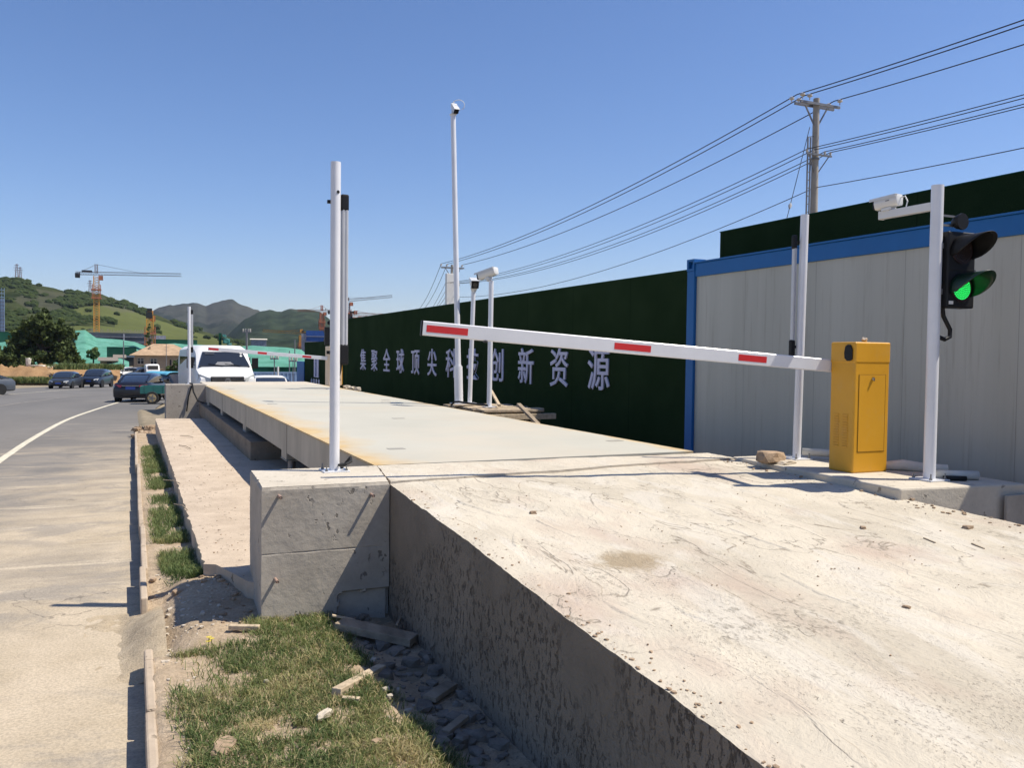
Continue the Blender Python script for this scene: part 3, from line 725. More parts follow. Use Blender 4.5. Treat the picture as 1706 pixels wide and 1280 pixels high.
# signal, faces -Y
tl=empty('traffic_light','black two lamp traffic light glowing green on the right hand signal pole','traffic light',(5.635,4.40,2.16),R(-4))
mb=MB(); mb.box((-.135,-.06,0),(.135,.06,.565)); mb.build('housing','black',tl,False,.012,3)
mb=MB(); mb.box((-.135,-.066,.279),(.135,-.0605,.287)); mb.build('joint','rubber',tl)
def visor(z,mat,matin):
    rings=[]; n=22; v=[];f=[]
    for j in range(6):
        t=j/5
        for i in range(n):
            a=R(-34)+(R(202)-R(-34))*i/(n-1); Lh=.25*(.04+.96*max(0,math.sin(max(0,min(math.pi,(a+R(34))/R(236)*math.pi))))**.7)
            rr=.108+.004*t; v.append((rr*math.cos(a),-.06-Lh*t,rr*math.sin(a)))
    for j in range(5):
        for i in range(n-1): f.append((j*n+i,j*n+i+1,(j+1)*n+i+1,(j+1)*n+i))
    m=MB(); m.add(v,f); o=m.build('visor',mat,tl,True); o.location=(0,0,z); s=o.modifiers.new('solid','SOLIDIFY'); s.thickness=.004
    s.offset=1
    return o
for z,kind in ((.425,'off'),(.145,'on')):
    visor(z,'black' if kind=='off' else 'visorgreen',None)  # green glow of the lit lamp is put into its visor colour
    mb=MB(); mb.tube([(0,-.0602,z),(0,-.068,z)],.100,28); L=mb.build('lens','lampoff',tl,True)
    mb=MB()
    for rr in range(0,6):
        nn=max(1,int(2*math.pi*rr*.0155/.0158))
        for k in range(nn):
            a=2*math.pi*k/nn+rr*.2; x,zz=rr*.0155*math.cos(a),rr*.0155*math.sin(a)
            mb.tube([(x,-.068,z+zz),(x,-.0715,z+zz)],.0042,6)
    mb.build('led_cluster','greenled' if kind=='on' else 'rubber',L)
mb=MB(); mb.tube([(-.11,.0,.0),(-.10,.0,-.06),(-.03,.0,-.16),(-.03,.0,-.215),(-.08,.0,-.235),(-.15,.0,-.215)],.016,10); mb.build('conduit','black',tl,True)
mb=MB(); mb.box((-.118,-.067,.025),(-.08,-.061,.05)); mb.build('sticker','whitec',tl)
for z_ in (.10,.44): mb=MB(); mb.box((-.19,-.02,z_),(-.13,.02,z_+.04)); mb.build('bracket','steel',tl)

def put(o,par,loc,d):
    o.matrix_basis=Matrix.Translation(loc)@d.to_track_quat('X','Z').to_matrix().to_4x4(); bpy.context.view_layer.update()
    o.parent=par; o.matrix_parent_inverse=par.matrix_world.inverted()
# ---- barrier cabinet and arm
bx=empty('barrier_cabinet','ochre yellow barrier cabinet with louvred side and small keyed door on the raised pad','barrier',(5.16,4.88,.87),R(-2))
mb=MB(); mb.prism([(0,0),(.36,0),(.36,.26),(0,.26)],'z',.0,1.0); mb.build('body','yellow',bx,False,.012,3)
mb=MB(); mb.prism([(-.004,-.004),(.364,-.004),(.364,.264),(-.004,.264)],'z',.865,1.035); mb.build('lid','yellow',bx,False,.014,3)
mb=MB(); mb.box((.045,-.0035,.17),(.315,-.0005,.775)); dr=mb.build('door','yellow',bx,False,.002)
MAT['gap']=simple('door shadow gap',(.16,.08,.01),.6)
mb=MB()
for a in ((.0415,.165,.043,.78),(.317,.165,.3185,.78),(.043,.1665,.317,.168),(.043,.777,.317,.7785)):
    mb.box((a[0],-.003,a[1]),(a[2],-.0004,a[3]))
mb.build('door_gap','gap',bx)
mb=MB(); mb.tube([(.18,-.006,.745),(.18,-.014,.745)],.013,14); mb.box((.176,-.024,.728),(.184,-.014,.752)); mb.build('key','chrome',dr,True)
for c0 in (.06,.155):
    mb=MB()
    for k in range(13):
        z=.20+k*.021; mb.prism([(c0,z),(c0+.055,z),(c0+.055,z+.009),(c0,z+.009)],'x',-.006,-.0005)
    mb.build('louvre_column','yellow',bx,False,.002)
mb=MB(); mb.prism([(.02+.0,.895),(.045,.885),(.075,.885),(.10,.905),(.105,.95),(.095,1.0),(.07,1.015),(.04,1.01),(.02,.975)],'x',-.016,-.0045); mb.build('handwheel_cover','black',bx,False,.004)
root=Vector((5.16,5.175,1.715)); tip=Vector((1.90,5.75,1.955))
d=(tip-root); L=d.length
mb=MB(); mb.prism([(-.024,-.045),(-.018,-.052),(.018,-.052),(.024,-.045),(.024,.045),(.018,.052),(-.018,.052),(-.024,.045)],'x',-.12,L); ar=mb.build('barrier_arm','white',None,True); put(ar,bx,root,d)
# note local +Y points away from camera or towards it depending on track; strips on both faces
for t0,t1 in ((.008,.099),(.440,.530),(.755,.83)):
    a=L*(1-t0-.0); b=L*(1-t1)
    for s in (-1,1):
        mb=MB(); mb.box((min(a,b),s*.0245-.0008,-.026),(max(a,b),s*.0245+.0008,.024)); mb.build('red_strip','red',ar)
mb=MB(); mb.box((L,-.027,-.055),(L+.012,.027,.055)); mb.build('end_cap','black',ar,False,.004)
mb=MB(); mb.box((L*.86-.01,-.03,-.062),(L*.86+.01,.03,-.0525)); mb.build('underside_clip','black',ar)
st=None

# ---- far barrier
fb=empty('barrier_cabinet','distant cream and yellow barrier cabinet half hidden by the near pole','barrier',tuple(W(548,642.5,21.0)),R(8))
mb=MB(); mb.box((0,0,0),(.34,.28,.98)); mb.build('body','cream',fb,False,.012)
mb=MB(); mb.box((.02,-.006,.12),(.30,-.0005,.80)); mb.build('door','cream',fb,False,.003)
mb=MB(); mb.box((.341,.02,.02),(.36,.26,.96)); mb.build('side_panel','yellow',fb,False,.003)
a0=W(549,597.5,21.1); a1=W(346.5,581,20.3); d=a1-a0
L=d.length; mb=MB(); mb.box((-.05,-.022,-.045),(L,.022,.045)); fa=mb.build('barrier_arm','white',None,False,.006); put(fa,fb,a0,d)
for t0,t1 in ((.005,.085),(.40,.475),(.77,.845)):
    for s in (-1,1):
        mb=MB(); mb.box((L*(1-t1),s*.0228-.0008,-.026),(L*(1-t0),s*.0228+.0008,.024)); mb.build('red_strip','red',fa)
# far signal
q=W(553,575,20.6)
fs=empty('signal_pole','far white signal pole almost hidden behind the near white pole','pole',(q.x,q.y,.87)); mb=MB(); mb.tube([(0,0,0),(0,0,1.95)],.04,12); mb.build('tube','white',fs,True)
mb=MB(); mb.box((-.12,-.12,0),(.12,.12,.015)); mb.build('base_plate','white',fs)
ft=empty('traffic_light','small far traffic light peeking out left of the near pole','traffic light',tuple(W(547.5,575,20.6)),0)
mb=MB(); mb.box((-.10,-.05,0),(.07,.05,.44)); mb.build('housing','black',ft,False,.01)
for z in (.33,.11):
    mb=MB(); v=[];f=[];n=12
    for j in range(2):
        for i in range(n):
            a=R(-20)+R(220)*i/(n-1); v.append((-.015+.075*math.cos(a),.05+.13*j,z+.075*math.sin(a)))
    mb.add(v,[(i,i+1,n+i+1,n+i) for i in range(n-1)]); o=mb.build('visor','black',ft); s=o.modifiers.new('s','SOLIDIFY'); s.thickness=.004
hs_=empty('round_siren','tiny round siren above the far traffic light','siren',tuple(W(549,538,20.6)))
mb=MB(); mb.tube([(0,-.03,0),(0,.03,0)],.055,16); mb.build('drum','black',hs_,True)
mb=MB(); mb.box((0,-.01,-.012),(.12,.01,.012)); mb.build('bracket','steel',hs_)

# ---- timber platform with three camera posts
pf=empty('timber_platform','rough platform of nailed boards beside the deck holding three camera posts','platform',(5.35,13.6,.70))
for k,(y0,y1,x0,x1,z) in enumerate([(-.75,-.55,.0,1.10,.105),(-.5,-.28,.02,1.22,.11),(-.24,.02,-.02,1.15,.10),(.06,.30,0,1.18,.108),(.34,.60,.05,1.1,.10),(.64,.9,0,1.16,.106),(.94,1.2,-.03,1.05,.1)]):
    mb=MB(); mb.box((x0,y0,z),(x1,y1,z+.035)); b=mb.build('board','woodlight' if k%2 else 'wood',pf,False,.004); b.rotation_euler=(0,0,R(random.uniform(-1.5,1.5)))
mb=MB(); mb.box((.0,-.80,-.02),(1.3,-.70,.075)); mb.build('front_beam','woodlight',pf,False,.006)
mb=MB(); mb.box((.04,-.66,-.02),(.14,1.15,.09)); mb.build('bearer','wood',pf,False,.006)
mb=MB(); mb.box((.98,-.66,-.02),(1.08,1.15,.09)); mb.build('bearer','wood',pf,False,.006)
for x,y in ((.09,-.6),(.09,1.05),(1.03,-.6),(1.03,1.05)):
    mb=MB(); mb.box((x-.045,y-.045,-.82),(x+.045,y+.045,-.021)); mb.build('leg','wood',pf,False,.005)
for k in range(7):
    mb=MB(); mb.box((.35+k*.09,-.64,-.80),(.40+k*.09,-.61,-.02)); mb.build('slat','wood',pf)
a=W(818,651,15.2); b=W(832,676,14.4)
mb=MB(); mb.bar((0,0,0),tuple(a-b),.05,.035); o=tag(mb.build('leaning_stick','woodlight',None,False,.004),'thin pale stick leaning behind the right camera post','stick'); o.location=b
a=W(864,674,14.0); b=W(897,708,13.2)
mb=MB(); mb.bar((0,0,0),tuple(b-a),.07,.045); o=tag(mb.build('leaning_plank','wood',None,False,.005),'broken brown plank leaning down off the right end of the timber platform','plank'); o.location=a
# tall pole with sleeve
b0=W(764.5,672,15.1); t0=W(755,192,15.1)
tp=empty('camera_mast','very tall white mast with thick sleeve base rising from the timber platform','mast',(b0.x,b0.y,b0.z)); dd=t0-b0
mb=MB(); mb.tube([(0,0,0),tuple(dd*.5),tuple(dd)],[.052,.048,.045],20); mb.build('shaft','white',tp,True)
mb=MB(); mb.tube([(0,0,.0),tuple(dd*.128)],.077,20); mb.tube([tuple(dd*.1281),tuple(dd*.132)],.062,20); mb.build('sleeve','white',tp,True)
mb=MB(); mb.box((-.13,-.13,-.01),(.13,.13,.006)); mb.build('base_plate','white',tp)
mb=MB(); mb.box((-.05,-.05,0),(.05,.05,.03)); o=mb.build('cap','whitec',tp,False,.004); o.location=dd
cam1=bullet_camera(tuple(t0+Vector((.03,.0,.12))),R(178),'small white camera at the very top of the tall mast tilted steeply down',.24,.10,.10,R(-38))
mb=MB(); mb.tube([(0,.0,-.04),(0,-.06,.02),(0,-.16,.06)],.012,8); mb.build('bracket','whitec',cam1,True)
mb=MB(); pts=[W(763+10*math.cos(a)+1,175-9*math.sin(a),15.1)-Vector(cam1.location) for a in [R(160-k*24) for k in range(10)]]
cw=mb.tube([(0,0,0)]*0+[tuple(p) for p in pts],.006,6).build('cable_loop','whitec',None,True); cw.location=cam1.location; tag(cw,'thin white cable looping over the top of the tall mast','cable')
# grey box behind mast (equipment on utility pole is separate)
def post(name,label,px0,py0,px1,py1,dep,rad):
    b0=W(px0,py0,dep); t0=W(px1,py1,dep); r=empty(name,label,'pole',tuple(b0)); dd=t0-b0
    mb=MB(); mb.tube([(0,0,0),tuple(dd)],rad,18); mb.build('tube','white',r,True)
    mb=MB(); mb.box((-.10,-.10,-.008),(.10,.10,.008)); mb.build('base_plate','white',r)
    return r,t0
q1,t1=post('camera_post','thinner white camera post directly right of the tall mast',782.5,672,789,481,15.3,.040)
q2,t2=post('camera_post','right hand white camera post nearest the platform edge',815,678,818.5,468,14.5,.043)
bullet_camera(tuple(t1+Vector((-.01,-.05,.09))),R(165),'white camera with black face on the left camera post, looking back towards the ramp',.34,.15,.15,R(-14))
bullet_camera(tuple(t2+Vector((-.05,.05,.12))),R(28),'long white camera on the right camera post, aimed away down the road',.40,.14,.13,R(-13))
for k,(px,py,dp,lab) in enumerate([(800,575,14.6,'black cable clip ring on the right camera post below the arm')]):
    pass
cb=MB(); P=[(752,677,14.7),(757,672,14.6),(764,671.5,14.5),(773,673,14.4),(783,674.5,14.2),(796,676,14.1),(806,676.5,14.0),(812,678,13.9)]
cb.tube([tuple(W(*p)-W(*P[0])+Vector((0,0,.02))) for p in P],.018,7); o=cb.build('platform_cable','rubber',None,True); o.location=W(*P[0]); tag(o,'black cable snaking across the timber platform between the posts','cable')

# ================================================================== CONTAINER HOUSE
CX=6.75; CY0,CY1=3.14,9.22; CZ0,CZ1=.15,3.02
ch=empty('container_house','grey panelled site container with blue steel frame behind the yellow cabinet','container',(CX,CY0,CZ0))
def cbx(mb,lo,hi): return mb.box((lo[0]-CX,lo[1]-CY0,lo[2]-CZ0),(hi[0]-CX,hi[1]-CY0,hi[2]-CZ0))
mb=MB(); cbx(mb,(CX,CY0+.16,CZ0+.14),(CX+.06,CY1-.16,CZ1-.19)); mb.build('wall_panel','panel',ch)
mb=MB(); cbx(mb,(CX+.06,CY1-.10,CZ0+.14),(CX+2.3,CY1-.05,CZ1-.19)); mb.build('end_panel','panel',ch)
mb=MB(); cbx(mb,(CX-.03,CY0+.16,CZ1-.20),(CX+.12,CY1-.16,CZ1-.025)); mb.build('roof_beam','blue',ch,False,.008)
mb=MB(); cbx(mb,(CX-.045,CY0+.1,CZ1-.024),(CX+.13,CY1-.15,CZ1-.004)); mb.build('roof_flashing','blue',ch,False,.004)
mb=MB(); cbx(mb,(CX-.03,CY0+.16,CZ0),(CX+.12,CY1-.16,CZ0+.15)); mb.build('floor_beam','blue',ch,False,.008)
mb=MB(); cbx(mb,(CX,CY1-.12,CZ1-.20),(CX+2.4,CY1-.001,CZ1-.03)); mb.build('end_beam','blue',ch,False,.008)
for y in (CY0,CY1-.158):
    mb=MB(); cbx(mb,(CX-.04,y,CZ0+.01),(CX+.14,y+.157,CZ1-.12)); mb.build('corner_post','blue',ch,False,.008)
    # corner casting with an oval eye, as a frame round the hole
    mb=MB(); z0=CZ1-.119; 
    cbx(mb,(CX-.045,y,z0),(CX+.14,y+.035,CZ1+.035)); cbx(mb,(CX-.045,y+.125,z0),(CX+.14,y+.16,CZ1+.035)); cbx(mb,(CX-.045,y+.0355,z0),(CX+.14,y+.1245,z0+.03)); cbx(mb,(CX-.045,y+.0355,CZ1+.005),(CX+.14,y+.1245,CZ1+.035)); mb.build('corner_casting','blue',ch)
mb=MB(); cbx(mb,(CX+.13,CY0+.1,CZ1-.06),(CX+2.3,CY1-.125,CZ1-.02)); mb.build('roof','steel',ch)

# ================================================================== HOARDINGS
FX=7.6
hd=empty('turf_hoarding','long dark green turf covered hoarding carrying large pale characters beside the deck','hoarding',(FX,9.9,0))
mb=MB(); mb.box((0,0,-.3),(.10,22.4,3.07)); mb.build('turf_face','turf',hd)
mb=MB(); mb.box((-.004,0,3.0705),(.105,22.4,3.082)); mb.build('top_trim','darkgreen',hd)
for k in range(8):
    mb=MB(); mb.box((.101,.3+k*3.1,-.3),(.20,.4+k*3.1,3.0)); mb.build('post','steel',hd)
def text_mesh(s,size,offs,ext):
    cu=bpy.data.curves.new('txt','FONT'); cu.body=s; cu.size=size; cu.offset=offs; cu.extrude=ext; cu.align_x='CENTER'; cu.resolution_u=3
    ob=bpy.data.objects.new('txt',cu); C.objects.link(ob); bpy.context.view_layer.update()
    dg=bpy.context.evaluated_depsgraph_get(); me=bpy.data.meshes.new_from_object(ob.evaluated_get(dg)); bpy.data.objects.remove(ob); return me
chars='集聚全球顶尖科技创新资源'
places=['far left end','second from the far end','third from the far end','fourth from the far end','left of the tall mast by two characters','just left of the tall mast','partly behind the tall mast','behind the left camera post','right of the camera posts','fourth from the near end','second from the near end','nearest and largest, at the right end']
ya,yb=29.62,12.98
for i,cch in enumerate(chars):
    me=text_mesh(cch,.80,.007,.012); yy=ya+(yb-ya)*i/11
    o=link('fence_character',me,'letter',hd); o.rotation_euler=(R(90),0,R(-90)); o.location=(-.022,yy-9.9,1.235)
# lower far hoarding with logo sign, blue end post
Y0,Y1=32.4,40.9
h2=empty('low_hoarding','lower far green hoarding with a small vertical white sign and blue end post','hoarding',(FX,Y0,0))
mb=MB(); mb.box((0,0,-1),(.10,Y1-Y0,2.26)); mb.build('turf_face','turf',h2)
mb=MB(); mb.box((-.03,Y1-Y0+.001,-1),(.12,Y1-Y0+1.9,1.33)); mb.build('end_panel','blue',h2)
sg=MB(); sy=38.35-.9-Y0; sy=38.0-Y0; sg.box((-.03,sy-.5,.66),(-.002,sy+.5,1.60)); so_=sg.build('vertical_sign','letter',h2)
for i,cch in enumerate('建筑集团'):
    me=text_mesh(cch,.24,.004,.004); o=link('sign_character',me,'siteblue',so_); o.rotation_euler=(R(90),0,R(-90)); o.location=(-.036,sy,1.37-i*.22)
for i,cch in enumerate('中国建筑'):
    me=text_mesh(cch,.34,.006,.008); o=link('fence_character',me,'letter',h2); o.rotation_euler=(R(90),0,R(-90)); o.location=(-.012,sy+1.1-i*.55,.30)
h3=empty('upper_hoarding','tall dark green turf hoarding rising behind the container roof','hoarding',(9.5,-6,0))
mb=MB(); mb.box((0,0,0),(.12,18.1,3.98)); mb.build('turf_face','turf',h3)
mb=MB(); mb.box((-.01,0,3.981),(.13,18.11,3.995)); mb.build('top_trim','darkgreen',h3)
# rubble stones against the hoarding foot at far right corner of the deck
def rockmesh(sx,sy,sz,seed,sub=2,flat=.35):
    bm=bmesh.new(); bmesh.ops.create_icosphere(bm,subdivisions=sub,radius=1)
    for v in bm.verts:
        n=v.co.copy(); k=1+.32*mn.noise(n*1.3+Vector((seed,0,0)))+.16*mn.noise(n*3.1+Vector((0,seed,0)))
        c=Vector((max(-.74,min(.74,n.x)),max(-.74,min(.74,n.y)),max(-.68,min(.6,n.z))))*k
        v.co=Vector((c.x*sx,c.y*sy,c.z*sz))
    me=bpy.data.meshes.new('stone'); bm.to_mesh(me); bm.free(); return me
def rock(name,label,cat,loc,size,rot,mat,seed,group=None):
    o=link(name,rockmesh(size[0],size[1],size[2],seed),mat); o.location=loc; o.rotation_euler=rot; return tag(o,label,cat,group)

# ================================================================== UTILITY LINE
U=[W(1353,470,32),W(752.5,500,68),W(684,520,112)]
Z=[11.6,9.0,7.5]; HV=[]; LV=[]
dirn=(Vector((U[1].x,U[1].y,0))-Vector((U[0].x,U[0].y,0))).normalized(); perp=Vector((dirn.y,-dirn.x,0))
labs=['nearest concrete utility pole with two crossarms and a ladder above the container','middle utility pole with a white transformer cabinet seen just left of the tall mast','farthest utility pole whose crossarm shows just above the green hoarding']
perp=Vector((1,0,0))
for i,(u,z) in enumerate(zip(U,Z)):
    r=empty('utility_pole',labs[i],'utility pole',(u.x,u.y,0),0,'concrete utility poles along the yard')
    rb_=.185 if i==0 else .17; zb=-4 if i else -.3
    mb=MB(); ln=-perp*0
    mb.tube([(0,0,zb),(0,0,z*.5),(0,0,z)],[rb_,rb_*.8,rb_*.62],16); mb.build('shaft','polec',r,True)
    hw=1.02 if i==0 else 1.0
    a=-perp*hw*.9; b=perp*hw
    for off in (-.15,.15):
        mb=MB(); dz=Vector((0,0,z-.25)); o2=dirn*off; mb.bar(tuple(a+dz+o2),tuple(b+dz+o2),.07,.09); mb.build('crossarm','steel',r)
    for s in (-.55,.55):
        mb=MB(); mb.bar(tuple(perp*s+Vector((0,0,z-.3))),(0,0,z-1.15),.045,.045); mb.build('brace','steel',r)
    hv=[]
    for s in (-.98,-.45 if i else -.62,.92):
        for od in ((-.28,.28) if i==0 else (0,)):
            q=perp*s*hw*.95+Vector((0,0,z-.2))+dirn*od
            mb=MB(); mb.tube([tuple(q),tuple(q+Vector((0,0,.10)))],.02,8); mb.tube([tuple(q+Vector((0,0,.10))),tuple(q+Vector((0,0,.13))),tuple(q+Vector((0,0,.19))),tuple(q+Vector((0,0,.22)))],[.05,.10,.085,.04],12); mb.build('insulator','porcelain',r,True)
        hv.append(Vector((u.x,u.y,0))+perp*s*hw*.95+Vector((0,0,z+.03)))
    HV.append(hv)
    zl=z-2.15 if i==0 else z-1.65
    mb=MB(); mb.bar(tuple(-perp*.62+Vector((0,0,zl))+dirn*-.2),tuple(perp*.62+Vector((0,0,zl))+dirn*-.2),.05,.07); mb.build('crossarm','steel',r)
    for s in (-.5,.5):
        mb=MB(); mb.bar(tuple(perp*s+Vector((0,0,zl))+dirn*-.2),(0,0,zl-.8),.035,.035); mb.build('brace','steel',r)
    lv=[]
    for s in (-.6,-.28,.28,.56):
        q=perp*s+Vector((0,0,zl+.03))+dirn*-.2
        mb=MB(); mb.tube([tuple(q),tuple(q+Vector((0,0,.07))),tuple(q+Vector((0,0,.14)))],[.02,.05,.03],8); mb.build('insulator','porcelain',r,True)
        lv.append(Vector((u.x,u.y,0))+q+Vector((0,0,.12)))
    lv.append(Vector((u.x,u.y,z-3.35 if i==0 else z-2.6)))
    LV.append(lv)
    if i==0:
        mb=MB(); lx=-perp*.42-dirn*.05
        for s in (0,.13): mb.bar(tuple(lx+perp*s+Vector((0,0,2))),tuple(lx+perp*s+Vector((0,0,z-1.5))),.045,.045)
        for k in range(26): mb.bar(tuple(lx+Vector((0,0,2.2+k*.3))),tuple(lx+perp*.13+Vector((0,0,2.2+k*.3))),.03,.03)
        mb.bar(tuple(lx+Vector((0,0,z-1.5))),(0,0,z-1.4),.03,.03); mb.build('ladder','steel',r)
        for zz in (3.3,5.8,9.3):
            mb=MB(); mb.tube([(0,0,zz),(0,0,zz+.07)],rb_*.86,16); mb.build('band','steel',r,True)
    if i==1:
        mb=MB(); mb.box((-.62,-.45,z-4.6),(.10,-.12,z-.75)); mb.build('transformer_cabinet','whitec',r,False,.03)
for o in [o for o in C.objects if o.name.startswith('utility_pole')]: pass
# off-frame continuation point of the line (no pole needed in view)
step=U[0]-U[1]; step.z=0
E0=[h+step+Vector((0,0,.9)) for h in HV[0]]; F0=[h+step+Vector((0,0,1.0)) for h in LV[0]]
def cat(a,b,s,n=26): return [a+(b-a)*(i/n)-Vector((0,0,4*s*(i/n)*(1-i/n))) for i in range(n+1)]
def wire(name,label,spans,sags,rad,group):
    pts=[]
    for (a,b),s in zip(spans,sags): pts+=cat(a,b,s)[(1 if pts else 0):]
    o0=pts[0].copy(); mb=MB(); mb.tube([tuple(p-o0) for p in pts],rad,5); o=mb.build('power_line',mb and 'wire',None,True); o.location=o0
    return tag(o,label,'power line',group)
hl=['top left of the three upper power lines meeting the pole head','middle of the three upper power lines passing over the pole head','right hand and lowest of the three upper power lines']
for k in range(3): wire('w',hl[k],[(E0[k],HV[0][k]),(HV[0][k],HV[1][k]),(HV[1][k],HV[2][k])],[.8,.75,1.9],.020,'upper power lines')
ll=['topmost of the lower bundle of power lines','second power line of the lower bundle','third power line of the lower bundle','fourth power line of the lower bundle','lone lowest power line tied below the small crossarm']
for k in range(5): wire('w',ll[k],[(F0[k],LV[0][k]),(LV[0][k],LV[1][k]),(LV[1][k],LV[2][k])],[.75,.9+.05*k,1.5],.0155,'lower power lines')
a=Vector((U[0].x,U[0].y,Z[0]-1.1))-perp*.3; b=W(1296,372,29.8)+Vector((0,0,-1.2))
g=empty('guy_wire','slanting guy wire with strain insulator left of the nearest utility pole','guy wire',tuple(a)); mb=MB(); mb.tube([(0,0,0),tuple(b-a)],.013,5); mb.build('strand','wire',g)
m_=(b-a)*.62; mb=MB(); mb.tube([tuple(m_*.97),tuple(m_),tuple(m_*1.03)],[.03,.07,.03],8); mb.build('strain_insulator','porcelain',g,True)

# ================================================================== VEHICLES
def sect(y,zb,zt,w,wt,n=5):
    """half section mirrored; rounded shoulders"""
    P=[(w*.86,zb),(w*.985,zb+(zt-zb)*.12),(w,zb+(zt-zb)*.42),(w*.985,zb+(zt-zb)*.72),(w*.5+wt*.5,zb+(zt-zb)*.92),(wt*.86,zt),(wt*.4,zt+.012)]
    L=[(x,y,z) for x,z in P]; return L+[(-x,y,z) for x,y,z in reversed(L)]
def wheel(parent,x,y,r,w=.2,mat='rim'):
    s=1 if x>0 else -1
    mb=MB(); mb.tube([(x-s*w,y,r),(x-s*w*.9,y,r),(x-s*.02,y,r),(x,y,r)],[r*.9,r,r,r*.92],24); t=mb.build('wheel','tyre',parent,True)
    mb=MB(); mb.tube([(x-s*.01,y,r),(x+s*.006,y,r)],[r*.66,r*.62],20); mb.build('rim',mat,t,True)
    mb=MB()
    for k in range(5):
        a=2*math.pi*k/5; mb.bar((x+s*.009,y,r),(x+s*.009,y+r*.58*math.cos(a),r+r*.58*math.sin(a)),.05,.012,(1,0,0))
    mb.build('spokes','greymetal',t)
def car(name,label,cat,loc,rz,paint,st,cab,L,Wd,wheels,wr,group=None,roofrange=None,tail=True,platemat='plate'):
    r=empty(name,label,cat,loc,rz,group)
    mb=MB(); mb.loft([sect(*s) for s in st]); b=mb.build('body',paint,r,True)
    mb=MB(); mb.loft([sect(*s) for s in cab]); g=mb.build('glasshouse','glass',r,True)
    # roof skin & pillars
    rs=[s for s in cab if roofrange[0]<=s[0]<=roofrange[1]]
    mb=MB(); rings=[]
    for s in rs:
        y,zb,zt,w,wt=s; rings.append([(-wt*1.06,y,zt-.045),(-wt*.9,y,zt+.012),(-wt*.4,y,zt+.026),(wt*.4,y,zt+.026),(wt*.9,y,zt+.012),(wt*1.06,y,zt-.045),(wt*.8,y,zt-.07),(-wt*.8,y,zt-.07)])
    mb.loft(rings); mb.build('roof',paint,r,True)
    def edge(s,sx): y,zb,zt,w,wt=s; return (sx*(wt*1.0+.006),y,zt-.03)
    for sx in (-1,1):
        f0=cab[-1]; mb=MB(); mb.bar(edge(rs[-1],sx),(sx*f0[3]*.93,f0[0],f0[2]+.0),.05,.05); mb.build('pillar',paint,r)
        r0=cab[0]; mb=MB(); mb.bar(edge(rs[0],sx),(sx*r0[3]*.93,r0[0],r0[2]),.09,.07); mb.build('pillar',paint,r)
        mid=rs[len(rs)//2]; mb=MB(); mb.bar(edge(mid,sx),(sx*mid[3]*1.0,mid[0]-.05,mid[1]+.06),.05,.07); mb.build('pillar',paint,r)
    for x in (-1,1):
        for y in wheels:
            wheel(r,x*(Wd/2-.015),y,wr)
            mb=MB(); mb.tube([(x*(Wd/2-.02),y,wr*1.02),(x*(Wd/2+.004),y,wr*1.02)],wr*1.13,22); mb.build('wheel_arch','rubber',r,True)
        mb=MB(); ym=cab[-1][0]-.35; mb.box((x*(Wd/2+.02)-.0,ym-.06,cab[-1][1]+.10),(x*(Wd/2+.18),ym+.05,cab[-1][1]+.24)); mb.build('mirror',paint,r,False,.03)
    return r
sed=[(-2.36,.42,.72,.62,.56),(-2.30,.28,.90,.80,.66),(-2.15,.24,1.02,.87,.70),(-1.7,.22,1.06,.905,.74),(-.9,.20,.99,.915,.80),(.6,.20,.95,.915,.80),(1.2,.22,.94,.91,.74),(1.8,.24,.84,.88,.70),(2.2,.28,.72,.80,.62),(2.36,.40,.62,.60,.50)]
sedc=[(-1.98,.95,1.04,.70,.62),(-1.1,.95,1.38,.80,.60),(-.45,.95,1.45,.83,.60),(.25,.95,1.43,.83,.60),(.62,.95,1.36,.82,.60),(1.38,.90,.96,.74,.66)]
def rear_details(r,yr,zt,w,paint):
    for s in (-1,1):
        mb=MB(); mb.loft([[(s*w*.50,yr-.012,zt-.04),(s*w*.95,yr+.10,zt-.02),(s*w*.97,yr+.12,zt-.16),(s*w*.55,yr-.02,zt-.15)],[(s*w*.50,yr+.06,zt-.04),(s*w*.90,yr+.16,zt-.02),(s*w*.90,yr+.18,zt-.16),(s*w*.55,yr+.06,zt-.15)]]); mb.build('tail_lamp','lampred',r)
    mb=MB(); mb.box((-w*.5,yr-.03,zt-.075),(w*.5,yr+.02,zt-.055)); mb.build('chrome_trim','chrome',r)
    mb=MB(); mb.box((-.22,yr-.035,zt-.25),(.22,yr-.0,zt-.11)); mb.build('number_plate','plate',r)
    mb=MB(); mb.box((-w*.62,yr-.03,.30),(w*.62,yr+.05,.38)); mb.build('rear_skirt','black',r)
def front_details(r,yf,zt,w,big=1.):
    for s in (-1,1):
        mb=MB(); mb.loft([[(s*w*.52,yf+.0,zt-.02),(s*w*.93,yf-.24,zt+.06),(s*w*.96,yf-.24,zt-.06),(s*w*.55,yf+.03,zt-.12)],[(s*w*.52,yf-.12,zt-.02),(s*w*.88,yf-.32,zt+.05),(s*w*.90,yf-.32,zt-.06),(s*w*.55,yf-.1,zt-.12)]]); mb.build('headlight','lampclear',r)
    mb=MB(); mb.box((-w*.48,yf-.04,zt-.13),(w*.48,yf+.03,zt+.0)); mb.build('grille','black',r,False,.01)
    mb=MB(); mb.box((-w*.40,yf+.031,zt-.07),(w*.40,yf+.04,zt-.055)); mb.build('chrome_trim','chrome',r)
    mb=MB(); mb.box((-w*.6,yf-.03,zt-.38),(w*.6,yf+.035,zt-.25)); mb.build('air_intake','black',r,False,.01)
    mb=MB(); mb.box((-.22,yf+.036,zt-.24),(.22,yf+.045,zt-.11)); mb.build('number_plate','plate',r)
heading=lambda v: math.atan2(-v.x,v.y)   # z-rotation so that local +Y points along v
def facing(px,d,extra): # local +Y towards camera, turned by extra degrees
    p=Wg(px,d); v=-Vector((p.x,p.y,0)); return heading(v)+R(extra)
